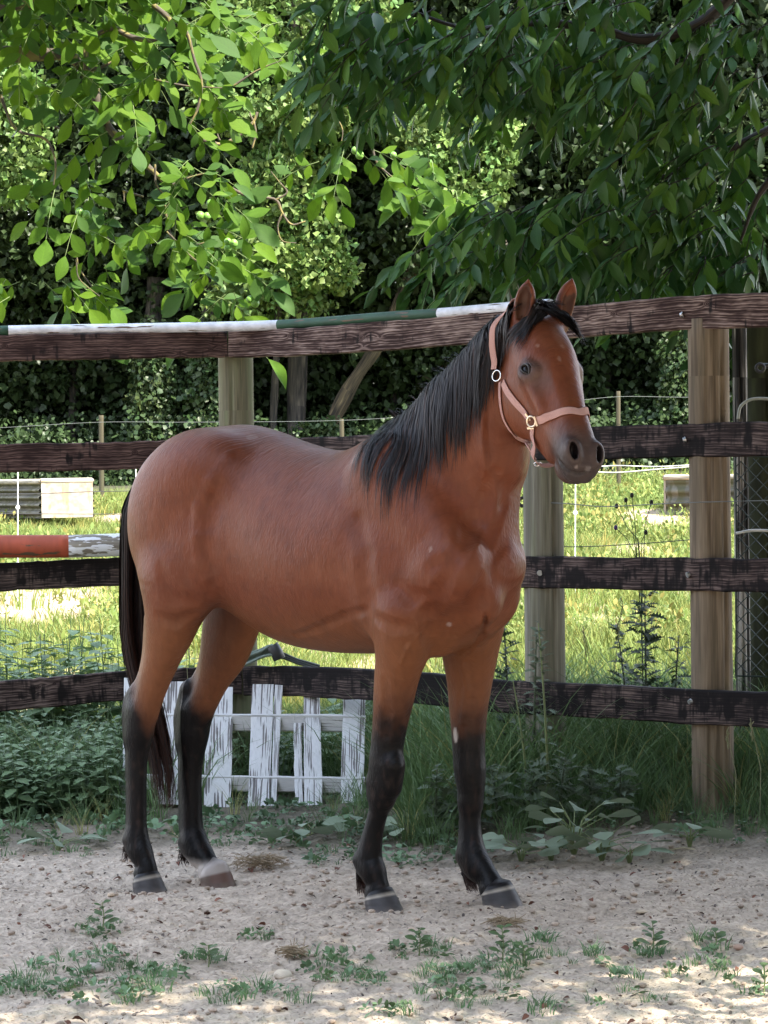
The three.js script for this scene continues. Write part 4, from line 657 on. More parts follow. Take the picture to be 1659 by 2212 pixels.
{
  const g = new Geo(), xs = [], zs = [];
  for (let x = -60; x < -8; x += 6) xs.push(x); for (let x = -8; x < -2; x += 0.4) xs.push(x); for (let x = -2; x < 2; x += 0.013) xs.push(x); for (let x = 2; x < 8; x += 0.4) xs.push(x); for (let x = 8; x <= 60; x += 6) xs.push(x);
  for (let z = 8; z > -5; z -= 1) zs.push(z); for (let z = -5; z > -6.5; z -= 0.1) zs.push(z); for (let z = -6.5; z > -10.4; z -= 0.016) zs.push(z); for (let z = -10.4; z > -14; z -= 0.06) zs.push(z); for (let z = -14; z > -40; z -= 0.4) zs.push(z); for (let z = -40; z >= -120; z -= 8) zs.push(z);
  for (const z of zs) for (const x of xs) {
    const near = z < -6 && z > -10.6 && Math.abs(x) < 2.1; let y = groundH(x, z);
    if (near) { const q = fbm(x * 34, z * 34, 6, 3), e = Math.abs(noise3(x * 22 + 3 * noise3(x * 9, z * 9, 1), z * 30, 3) - 0.5); y += 0.017 * (q - 0.5) + 0.008 * sstep(0.12, 0.0, e) - 0.006; }
    const n = fbm(x * 3, z * 3, 2), n2 = fbm(x * 14, z * 14, 8, 3), sandy = sstep(0.35, -0.35, -z - bankEdge(x) + (n - 0.5) * 0.9);
    let c = [0.48 + 0.14 * (n2 - 0.5), 0.39 + 0.12 * (n2 - 0.5), 0.305 + 0.1 * (n2 - 0.5)].map((v) => v * (0.88 + 0.24 * n));
    const soil = [0.12 * (0.7 + 0.6 * n2), 0.10 * (0.7 + 0.6 * n2), 0.065 * (0.7 + 0.6 * n2)];
    c = c.map((v, i) => lerp(soil[i], v, sandy));
    if (z < -12.3) { const b = Math.max(bareness(x, z), 0.75 * sstep(0.60, 0.72, fbm(x * 1.1, z * 0.7, 6, 3))), gr = [0.16, 0.19, 0.06].map((v) => v * (0.7 + 0.6 * n2)), ba = [0.42, 0.31, 0.22].map((v) => v * (0.8 + 0.4 * n2)); c = gr.map((v, i) => lerp(v, ba[i], b)); if (z < -33) c = c.map((v, i) => lerp(v, [0.05, 0.05, 0.025][i], sstep(-33, -35, z))); }
    g.vert(x, y, z, c, x / 0.9, z / 0.9);
  }
  const W = xs.length; for (let j = 0; j < zs.length - 1; j++) for (let i = 0; i < W - 1; i++) { const a = j * W + i; g.quad(a, a + 1, a + W + 1, a + W); }
  const t = dataTex(1024, 1024, (u, v) => { const n = fbm(u * 90, v * 90, 3, 3) , m = fbm(u * 28, v * 40, 5, 3), k = noise3(u * 160, v * 160, 4); let a = 0.84 + 0.5 * (n - 0.5) + 0.35 * (m - 0.5); if (k > 0.86) a *= 0.7; return [a, a * 0.99, a * 0.97]; });
  mesh('ground', g.build(), std({ vertexColors: true, map: t, bumpMap: t, bumpScale: 0.012, roughness: 0.95 }), scene, 'structure');
}
// ---- leaves and blades
function leafGeo(len, wid, fold, curl, shape = 0.42, teeth = 0, seg = 6, tipS = 1) { // grows along +y, face +z
  const g = new Geo(), rows = [];
  for (let k = 0; k <= seg; k++) {
    const t = k / seg, w = wid / 2 * Math.pow(Math.sin(Math.PI * Math.pow(t, Math.log(0.5) / Math.log(shape))), tipS) * (1 + teeth * (k % 2 ? 1 : -1)), y = len * (t - 0.12 * curl * t * t), z = -curl * len * 0.35 * t * t;
    if (k === 0 || k === seg) rows.push([g.vert(0, y, z, null, 0.5, t)]); else rows.push([g.vert(-w, y, z + fold * w, null, 0, t), g.vert(0, y, z, null, 0.5, t), g.vert(w, y, z + fold * w, null, 1, t)]);
  }
  for (let k = 0; k < seg; k++) { const a = rows[k], b = rows[k + 1]; if (a.length === 1) { g.tri(a[0], b[1], b[0]); g.tri(a[0], b[2], b[1]); } else if (b.length === 1) { g.tri(a[0], a[1], b[0]); g.tri(a[1], a[2], b[0]); } else { g.quad(a[0], a[1], b[1], b[0]); g.quad(a[1], a[2], b[2], b[1]); } }
  return g.build();
}
const leafMat = (r, g, b, tr = 0.4, o = {}) => new THREE.MeshPhysicalMaterial({ color: lin(r, g, b), roughness: o.rough ?? 0.6, transmission: tr, thickness: 0, side: THREE.DoubleSide, specularIntensity: o.spec ?? 0.4, vertexColors: !!o.vc, map: o.map ?? null });
const Mx = (p, q, s) => new THREE.Matrix4().compose(p, q, typeof s === 'number' ? V3(s, s, s) : s);
const qDir = (d, n) => { // y axis along d, z axis towards n
  const Y = d.clone().normalize(), Z = n.clone().addScaledVector(Y, -n.dot(Y)); if (Z.lengthSq() < 1e-6) Z.set(0.3, 0.1, 1).addScaledVector(Y, -V3(0.3, 0.1, 1).dot(Y)); Z.normalize(); return new THREE.Quaternion().setFromRotationMatrix(new THREE.Matrix4().makeBasis(V3().crossVectors(Y, Z), Y, Z));
};
const rv = (R) => V3(R() * 2 - 1, R() * 2 - 1, R() * 2 - 1);
function clump(geos, n, rad, R, droop = 0.3, flat = 1) { // many leaves round a point, as one geometry
  const l = []; for (let i = 0; i < n; i++) { const p = rv(R); while (p.lengthSq() > 1) p.copy(rv(R)); const d = rv(R).normalize().add(V3(0, -droop, 0)).addScaledVector(p, 0.6), nn = rv(R).multiplyScalar(0.8).add(V3(0, 0.9, 0.3)); p.multiplyScalar(rad); p.y *= flat; const g = geos[Math.floor(R() * geos.length)].clone(); g.applyMatrix4(Mx(p, qDir(d, nn), 0.7 + 0.6 * R())); l.push(g); } return mergeGeometries(l);
}
function tuft(n, hgt, spread, wid, R, bend = 0.5) { // grass
  const g = new Geo();
  for (let i = 0; i < n; i++) {
    const a = R() * 6.283, r = Math.sqrt(R()) * spread, x = Math.cos(a) * r, z = Math.sin(a) * r, h = hgt * (0.45 + 0.75 * R()), la = a + (R() - 0.5) * 2, bd = bend * (0.4 + R()), w = wid * (0.7 + 0.6 * R()), sa = R() * 3.14; let pv = null;
    for (let k = 0; k <= 4; k++) { const t = k / 4, y = h * (t - 0.25 * bd * t * t), o = h * bd * t * t * 0.7, px = x + Math.cos(la) * o, pz = z + Math.sin(la) * o, ww = w * (1 - t * t) / 2, cx = Math.cos(sa) * ww, cz = Math.sin(sa) * ww; const A = g.vert(px - cx, y, pz - cz, null, 0, t), B = g.vert(px + cx, y, pz + cz, null, 1, t); if (pv) g.quad(pv[0], pv[1], B, A); pv = [A, B]; }
  }
  return g.build();
}
// ================================================================ the wood at the back
const tinyLeaf = [leafGeo(0.085, 0.055, 0.25, 0.3, 0.55, 0.18, 5), leafGeo(0.07, 0.05, 0.2, -0.2, 0.5, 0.15, 5), leafGeo(0.10, 0.06, 0.35, 0.5, 0.6, 0.18, 5)];
const oakClump = [1, 2, 3].map((s) => clump(tinyLeaf, 26, 0.21, rng(s * 13), 0.2, 0.7));
const ivyLeaf = [leafGeo(0.058, 0.055, 0.1, 0.2, 0.35, 0, 4), leafGeo(0.045, 0.045, 0.15, 0.4, 0.35, 0, 4)], ivyClump = [4, 5].map((s) => clump(ivyLeaf, 24, 0.17, rng(s * 17), 1.4, 1.1));
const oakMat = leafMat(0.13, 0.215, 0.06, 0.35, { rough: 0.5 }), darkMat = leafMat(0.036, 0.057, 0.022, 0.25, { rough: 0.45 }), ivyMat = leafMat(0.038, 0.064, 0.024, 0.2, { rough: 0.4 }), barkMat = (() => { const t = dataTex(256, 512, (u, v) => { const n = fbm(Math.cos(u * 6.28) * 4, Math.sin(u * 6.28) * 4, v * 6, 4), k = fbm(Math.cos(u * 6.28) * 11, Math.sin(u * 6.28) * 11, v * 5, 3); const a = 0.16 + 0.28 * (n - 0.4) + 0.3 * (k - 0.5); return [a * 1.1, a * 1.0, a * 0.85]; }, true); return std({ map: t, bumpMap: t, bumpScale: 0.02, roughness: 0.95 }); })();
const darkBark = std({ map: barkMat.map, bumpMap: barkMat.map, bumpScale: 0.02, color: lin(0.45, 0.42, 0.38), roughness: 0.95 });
function limb(pts, r0, r1, mat, parent, name = 'branch', sides = 8) { const c = new THREE.CatmullRomCurve3(pts), n = Math.max(6, pts.length * 4), q = []; for (let i = 0; i <= n; i++) q.push(c.getPoint(i / n)); return mesh(name, new Geo().tube(q, (t) => lerp(r0, r1, t) * (1 + 0.12 * Math.sin(t * 23 + r0 * 900)), sides).build(), mat, parent); }
function crown(parent, blobs, dep, geos, mat, seed, per, name = 'crown', shell = 0.55) { // blobs: [px, py, rx, ry] in the picture, at depth dep
  const R = rng(seed), lists = geos.map(() => []), k = dep / PXF, cols = geos.map(() => []);
  for (const [x, y, rx, ry, dz = 0, dn = 1] of blobs) {
    const c = at(x, y, dep + dz), n = Math.round(per * dn * Math.max(0.25, rx * ry * k * k));
    for (let i = 0; i < n; i++) { const d = rv(R).normalize(), s = lerp(shell, 1.05, Math.sqrt(R())) * (0.8 + 0.4 * noise3(d.x * 3 + x, d.y * 3 + y, d.z * 3)), p = c.clone().add(V3(d.x * rx * k * s, d.y * ry * k * s, d.z * (rx + ry) / 2 * k * s * 0.9)); const j = Math.floor(R() * geos.length); lists[j].push(Mx(p, qDir(rv(R).add(V3(0, 2, 0)), rv(R)), 0.75 + 0.55 * R())); const v = 0.75 + 0.5 * R(), yl = R(); cols[j].push(lin(v * (0.85 + 0.4 * yl), v, v * (0.8 + 0.3 * R()))); }
  }
  lists.forEach((l, j) => l.length && inst(name, geos[j], mat, l, parent, cols[j]));
}
function farTree(name, label, trunk, blobs, dep, geos, mat, seed, per, r = 0.14) {
  const f = at(trunk[0][0], trunk[0][1], dep), base = V3(f.x, groundH(f.x, f.z), f.z), o = thing(name, label, 'tree');
  limb([base.clone().add(V3(0, -0.2, 0)), ...trunk.map(([x, y, dz = 0]) => at(x, y, dep + dz))], r, r * 0.5, barkMat, o, 'trunk', 12);
  crown(o, blobs, dep, geos, mat, seed, per); return o;
}
farTree('oak_tree', 'broad sunlit oak crown at the top of the picture left of centre', [[640, 900, 1.5], [650, 500, 1], [640, 200, 0.5], [640, -120]], [[620, 40, 130, 100], [545, 190, 120, 105], [690, 190, 95, 100], [640, 310, 100, 60, 0.5], [770, 40, 80, 70, 0.5], [500, 60, 70, 80, 0.6], [640, -140, 200, 120, 0.5]], 34.5, oakClump, oakMat, 11, 230);
farTree('oak_tree', 'pale sunlit oak foliage reaching in at the left edge of the picture', [[-140, 900, 1], [-130, 400, 0.6], [-90, 100, 0.4]], [[10, 300, 85, 100], [-30, 160, 100, 90], [20, 390, 55, 40], [-90, 320, 90, 100, 0.5], [40, 220, 50, 50]], 34, oakClump, oakMat, 12, 250);
farTree('hazel_bush', 'loose green bush with hanging sprays above the white part of the top pole', [[590, 930, 1], [600, 700, 0.6], [610, 500, 0.3]], [[600, 400, 90, 80], [650, 490, 95, 65], [590, 565, 110, 50], [700, 575, 60, 35], [520, 480, 60, 60, 0.6], [560, 650, 140, 36, 0.4]], 34.8, oakClump, oakMat, 13, 190, 0.06);
farTree('oak_tree', 'bright oak clump framed by dark cherry leaves above the middle of the fence', [[1120, 900, 1.2], [1110, 600, 0.8], [1000, 380, 0.5]], [[960, 300, 85, 80], [1030, 350, 72, 75], [1000, 420, 60, 45], [890, 240, 80, 60, 0.4], [1060, 290, 40, 45], [880, 130, 110, 80, 0.8]], 34, oakClump, oakMat, 14, 270);
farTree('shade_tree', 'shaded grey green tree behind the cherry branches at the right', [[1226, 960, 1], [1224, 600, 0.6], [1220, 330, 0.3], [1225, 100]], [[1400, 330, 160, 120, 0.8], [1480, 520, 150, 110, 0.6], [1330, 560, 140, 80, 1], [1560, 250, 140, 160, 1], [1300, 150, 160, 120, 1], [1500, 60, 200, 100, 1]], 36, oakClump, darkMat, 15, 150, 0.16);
{ // leaning trunk with ivy, and two ivy-clad trunks
  const o = thing('leaning_tree', 'bare leaning trunk with ivy at its foot behind the horse back', 'tree');
  limb([[670, 990], [712, 920], [760, 830], [812, 752], [850, 680], [900, 560]].map(([x, y]) => at(x, y, 35.8)), 0.105, 0.07, std({ map: barkMat.map, bumpMap: barkMat.map, bumpScale: 0.02, color: lin(1.5, 1.35, 1.0), roughness: 0.95 }), o, 'trunk', 12);
  crown(o, [[690, 950, 30, 26], [680, 985, 40, 20]], 35.6, ivyClump, ivyMat, 21, 300, 'ivy');
  for (const [x, lab, w] of [[330, 'ivy covered trunk left of the post, lit from above', 34], [452, 'ivy covered trunk close beside the round post on its left', 34], [1475, 'ivy covered trunk with sunlit leaves just left of the right post', 34]]) {
    const t = thing('ivy_trunk', lab, 'ivy trunk'); limb([[x, 1000], [x + 4, 880], [x - 4, 780], [x + 8, 600]].map(([a, b]) => at(a, b, 36.1)), 0.15, 0.12, barkMat, t, 'trunk', 10);
    crown(t, [[x + 6, 820, w, 50], [x, 880, w, 60], [x + 8, 930, w * 0.8, 40], [x, 760, w, 50]], 35.6, ivyClump, ivyMat, 30 + x, 330, 'ivy', 0.8);
  }
}
{ // everything behind: a mass of leaves nobody could count, and the canopy that shades it
  const R = rng(77), m = [[], [], []], c = [[], [], []];
  for (let i = 0; i < 15000; i++) { const px = lerp(-250, 1900, R()), py = lerp(-150, 1010, Math.pow(R(), 0.9)), d = lerp(36.2, 39, R()) - 0.9 * sstep(700, 500, py) + 0.6 * sstep(700, 900, py), p = at(px, py, d), j = Math.floor(R() * 3); m[j].push(Mx(p, qDir(rv(R).add(V3(0, 2, 0)), rv(R)), 0.9 + 0.8 * R())); const v = 0.55 + 0.6 * R(); c[j].push(lin(v * 0.95, v, v * 0.9)); }
  for (let i = 0; i < 6500; i++) { const p = V3(lerp(-9, 11, R()), lerp(7.6, 12, R()), lerp(-35.0, -41, R())); if (fbm(p.x * 0.33, p.z * 0.33, 3, 2) < 0.38) continue; const j = Math.floor(R() * 3); m[j].push(Mx(p, qDir(rv(R).add(V3(0, 2, 0)), rv(R)), 1.6 + 1.2 * R())); c[j].push(lin(0.9, 0.95, 0.85)); }
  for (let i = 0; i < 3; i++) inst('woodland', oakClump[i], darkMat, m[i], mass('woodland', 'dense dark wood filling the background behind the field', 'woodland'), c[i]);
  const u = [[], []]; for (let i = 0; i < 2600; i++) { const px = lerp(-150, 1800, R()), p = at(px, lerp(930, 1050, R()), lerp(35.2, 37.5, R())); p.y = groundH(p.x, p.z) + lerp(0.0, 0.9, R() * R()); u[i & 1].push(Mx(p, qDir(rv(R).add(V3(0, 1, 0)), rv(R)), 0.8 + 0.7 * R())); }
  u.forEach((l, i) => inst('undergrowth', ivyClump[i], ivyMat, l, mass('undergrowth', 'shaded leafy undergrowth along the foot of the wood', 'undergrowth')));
  const bm = []; // back wall of stems: dark trunks
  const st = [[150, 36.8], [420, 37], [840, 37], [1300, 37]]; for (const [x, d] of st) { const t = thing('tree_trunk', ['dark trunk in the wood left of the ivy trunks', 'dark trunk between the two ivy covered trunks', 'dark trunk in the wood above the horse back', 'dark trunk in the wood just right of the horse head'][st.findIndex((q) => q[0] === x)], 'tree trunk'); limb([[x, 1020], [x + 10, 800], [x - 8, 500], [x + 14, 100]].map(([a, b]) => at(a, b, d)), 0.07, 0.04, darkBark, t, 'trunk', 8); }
}
// ================================================================ walnut, left, behind the fence
{
  const tree = thing('walnut_tree', 'walnut tree with bright green leaves and round nuts over the fence at left', 'tree');
  const lich = (() => { const t = dataTex(128, 512, (u, v) => { const n = fbm(u * 6, v * 26, 3, 4), q = sstep(0.52, 0.6, n), w = fbm(u * 9, v * 9, 7); return [lerp(0.24 + 0.1 * w, 0.44, q), lerp(0.22 + 0.09 * w, 0.41, q), lerp(0.19 + 0.08 * w, 0.24, q)]; }, true); return std({ map: t, bumpMap: t, bumpScale: 0.004, roughness: 0.95 }); })(), pale = std({ map: lich.map, color: lin(1.3, 1.25, 1.2), roughness: 0.95 });
  const Z = 13.5, P = (l, z = Z) => l.map(([x, y, dz = 0]) => at(x, y, z + dz));
  limb([V3(-4.6, -0.1, -14.2), V3(-4.4, 1.2, -14.0), V3(-4.0, 2.6, -13.9), V3(-3.2, 3.6, -13.7), V3(-2.2, 3.7, -13.6)], 0.22, 0.06, barkMat, tree, 'trunk', 14);
  limb([V3(-4.1, 2.4, -13.9), V3(-3.0, 3.3, -13.6), ...P([[-120, 128], [0, 118], [75, 118], [150, 122], [185, 152], [210, 215], [235, 275], [270, 312], [320, 360], [366, 402]])], 0.05, 0.011, lich, tree);
  limb(P([[-160, 40], [0, 18], [60, 10], [150, -4], [240, -30]], Z + 0.1), 0.03, 0.02, lich, tree);
  for (const [l, a, b, m] of [[[[185, 152], [190, 95], [240, 62], [285, 80], [330, 86], [370, 50], [320, 0], [300, -40]], 0.013, 0.015], [[[370, 50], [400, 66], [420, 130], [436, 180], [425, 240], [410, 268]], 0.010, 0.005], [[[185, 155], [230, 140], [262, 118]], 0.010, 0.004], [[[366, 402], [356, 430], [360, 470], [372, 512], [398, 530], [455, 522]], 0.007, 0.004], [[[366, 402], [420, 380], [470, 370]], 0.006, 0.003], [[[0, 205], [36, 280], [100, 302], [120, 352], [116, 400]], 0.009, 0.004], [[[335, 355], [338, 400], [360, 425]], 0.006, 0.003], [[[505, 185], [560, 150], [610, 130]], 0.006, 0.002], [[[750, 228], [785, 262], [802, 310], [815, 352], [850, 385]], 0.009, 0.004], [[[270, 150], [330, 170], [400, 185], [480, 190]], 0.007, 0.003], [[[165, 560], [170, 600], [215, 640]], 0.004, 0.002], [[[360, 500], [420, 560], [470, 590]], 0.005, 0.002]]) limb(P(l, Z + ((l[0][0] * 7) % 5) * 0.05 - 0.1), a, b, lich, tree);
  const dead = thing('dead_branch', 'pale bare twiggy branch with yellow lichen among the walnut leaves', 'branch');
  for (const [l, a, b] of [[[[430, 300], [480, 312], [520, 290], [548, 262], [556, 242]], 0.013, 0.006], [[[548, 262], [540, 245], [545, 232]], 0.006, 0.002], [[[480, 312], [470, 290], [474, 278]], 0.005, 0.002], [[[548, 262], [552, 290], [545, 320]], 0.007, 0.005], [[[485, 400], [540, 425], [596, 432], [610, 460], [630, 485], [660, 478]], 0.010, 0.004], [[[596, 432], [620, 415], [605, 395], [585, 370]], 0.006, 0.002], [[[610, 460], [600, 490], [610, 520], [640, 525]], 0.005, 0.002], [[[265, 412], [310, 425]], 0.006, 0.005], [[[268, 412], [268, 435]], 0.005, 0.003], [[[100, 258], [130, 278], [160, 270]], 0.006, 0.003], [[[400, 160], [430, 190], [450, 200]], 0.006, 0.003], [[[164, 520], [170, 575], [210, 635]], 0.005, 0.003], [[[740, 200], [790, 240], [810, 265], [850, 260]], 0.008, 0.003], [[[700, 150], [735, 190], [720, 235], [740, 280], [735, 320]], 0.005, 0.002]]) limb(P(l, Z + 0.9), a, b, pale, dead);
  const shapes = [leafGeo(1, 0.50, 0.12, 0.25, 0.52, 0, 7), leafGeo(1, 0.46, 0.3, 0.6, 0.5, 0, 7), leafGeo(1, 0.54, -0.12, -0.3, 0.55, 0, 7), leafGeo(1, 0.44, 0.4, 0.9, 0.5, 0, 7)];
  const vein = dataTex(128, 256, (u, v) => { const a = Math.abs(u - 0.5) * 2, r = Math.abs(((v * 9 + a * 2.2) % 1) - 0.5), q = Math.min(1, a / 0.06) * 0.2 + 0.8, k = 0.86 + 0.14 * sstep(0.0, 0.12, Math.abs(r - 0.5) < 0.5 ? r : 0), n = 0.9 + 0.2 * fbm(u * 7, v * 9, 3, 3); return [k * n / q * 0.9, k * n / q * 0.9, k * n]; });
  const mats = [leafMat(0.085, 0.18, 0.012, 0.5, { map: vein, rough: 0.7, spec: 0.2 }), leafMat(0.125, 0.235, 0.012, 0.55, { map: vein, rough: 0.7, spec: 0.2 }), leafMat(0.05, 0.12, 0.014, 0.42, { map: vein, rough: 0.65, spec: 0.3 })];
  const R = rng(5), all = [], stems = new Geo();
  const blobs = [[110, 40, 130, 70, 19], [320, 40, 150, 60, 18], [470, 40, 80, 55, 12], [95, 170, 95, 75, 13], [250, 180, 130, 70, 14], [330, 130, 100, 55, 8], [440, 190, 55, 55, 7], [575, 70, 55, 40, 5], [648, 125, 22, 34, 3], [262, 340, 55, 55, 6], [400, 385, 75, 55, 9], [165, 430, 80, 60, 9], [215, 510, 90, 60, 9], [420, 470, 95, 70, 12], [385, 540, 50, 35, 5], [480, 585, 65, 60, 9], [165, 620, 130, 38, 11], [15, 640, 45, 45, 5], [490, 655, 40, 22, 4], [835, 365, 120, 45, 12], [935, 440, 65, 45, 9], [700, 395, 30, 35, 2], [300, 250, 45, 50, 4], [370, 265, 40, 30, 3], [425, 280, 25, 22, 2], [30, 80, 60, 60, 7], [570, 790, 6, 8, 1], [1570, 0, 1, 1, 0]];
  for (const [bx, by, rx, ry, n] of blobs) for (let i = 0; i < Math.ceil(n * 0.66); i++) { // one compound leaf: a stalk with paired leaflets
    const a = R() * 6.283, r = Math.sqrt(R()), z = Z + (R() - 0.5) * 1.0, b = at(bx + Math.cos(a) * rx * r * 0.9, by + Math.sin(a) * ry * r * 0.9 - 24, z), d = V3((R() - 0.5) * 2.6, -0.15 - 0.5 * R(), (R() - 0.5) * 1.6).normalize(), L = n === 1 ? 0.02 : 0.16 + 0.12 * R(), np = n === 1 ? 1 : 2 + Math.floor(R() * 2), pts = [];
    for (let k = 0; k <= 5; k++) pts.push(b.clone().addScaledVector(d, L * k / 5).add(V3(0, -0.25 * L * (k / 5) ** 2, 0))); stems.tube(pts, (t) => 0.0022 - 0.001 * t, 5);
    const put = (p, dir, s) => { const nn = V3((R() - 0.5) * 1.3, 0.35 + 0.4 * R(), 0.55 + 0.5 * R()); all.push({ m: Mx(p, qDir(dir, nn), V3(s * (0.9 + 0.2 * R()), s, s)), s, j: Math.floor(R() * 4), k: Math.floor(R() * 3) }); };
    const side = V3().crossVectors(d, V3(0, 0, 1)).normalize();
    for (let k = 0; k < np; k++) for (const s of [-1, 1]) { if (n === 1) continue; put(pts[Math.min(5, 1 + Math.round(k * 4 / np))], d.clone().multiplyScalar(0.55).addScaledVector(side, s * 0.8).add(V3(0, -0.35, (R() - 0.5) * 0.5)), (0.095 + 0.055 * R()) * (0.75 + 0.25 * k / np)); }
    put(pts[5], d.clone().add(V3(0, -0.3, 0)), 0.14 + 0.055 * R());
  }
  mesh('leaf_stalks', stems.build(), std({ color: lin(0.12, 0.17, 0.05), roughness: 0.7 }), tree, 'stuff');
  all.sort((a, b) => b.s - a.s); const rest = shapes.map(() => [[], [], []]);
  all.forEach((l, i) => { if (i < 300) { const q = mesh('leaf', shapes[l.j], mats[l.k], tree); q.applyMatrix4(l.m); } else rest[l.j][l.k].push(l.m); });
  rest.forEach((r, j) => r.forEach((l, k) => l.length && inst('leaves', shapes[j], mats[k], l, tree)));
  { // the upper crown, above the picture
    const small = shapes.map((q) => { const g = q.clone(); g.scale(0.14, 0.14, 0.14); return g; }), cl = clump(small, 26, 0.3, rng(91), 0.8, 0.7), m = [];
    for (let i = 0; i < 170; i++) { const p = V3(lerp(-4.4, -0.9, R()), lerp(3.75, 5.2, R()), lerp(-14.4, -12.4, R())); if (Math.hypot((p.x + 2.6) / 2.4, (p.z + 13.4) / 1.1) > 1) continue; m.push(Mx(p, qDir(rv(R).add(V3(0, 2, 0)), rv(R)), 0.8 + 0.4 * R())); }
    inst('crown', cl, mats[0], m, tree);
  }
  const nut = (() => { const t = dataTex(64, 64, (u, v) => { const n = noise3(u * 60, v * 60, 1); const q = n > 0.8 ? 1.5 : 1; return [0.40 * q, 0.56 * q, 0.24 * q]; }, true); return std({ map: t, roughness: 0.5 }); })(), ng = new THREE.SphereGeometry(1, 16, 12);
  for (const [x, y, r] of [[91, 57, 8], [433, 466, 9], [447, 467, 8], [455, 440, 9], [492, 522, 8], [505, 526, 9], [492, 536, 8], [540, 647, 8], [552, 641, 8], [551, 655, 9], [172, 458, 9], [186, 464, 9], [777, 335, 9], [767, 325, 8], [330, 132, 7], [850, 335, 7]]) { const m = mesh('walnut', ng, nut, tree); m.position.copy(at(x, y, Z - 0.12)); m.scale.set(r * Z / PXF, r * 1.08 * Z / PXF, r * Z / PXF); }
}
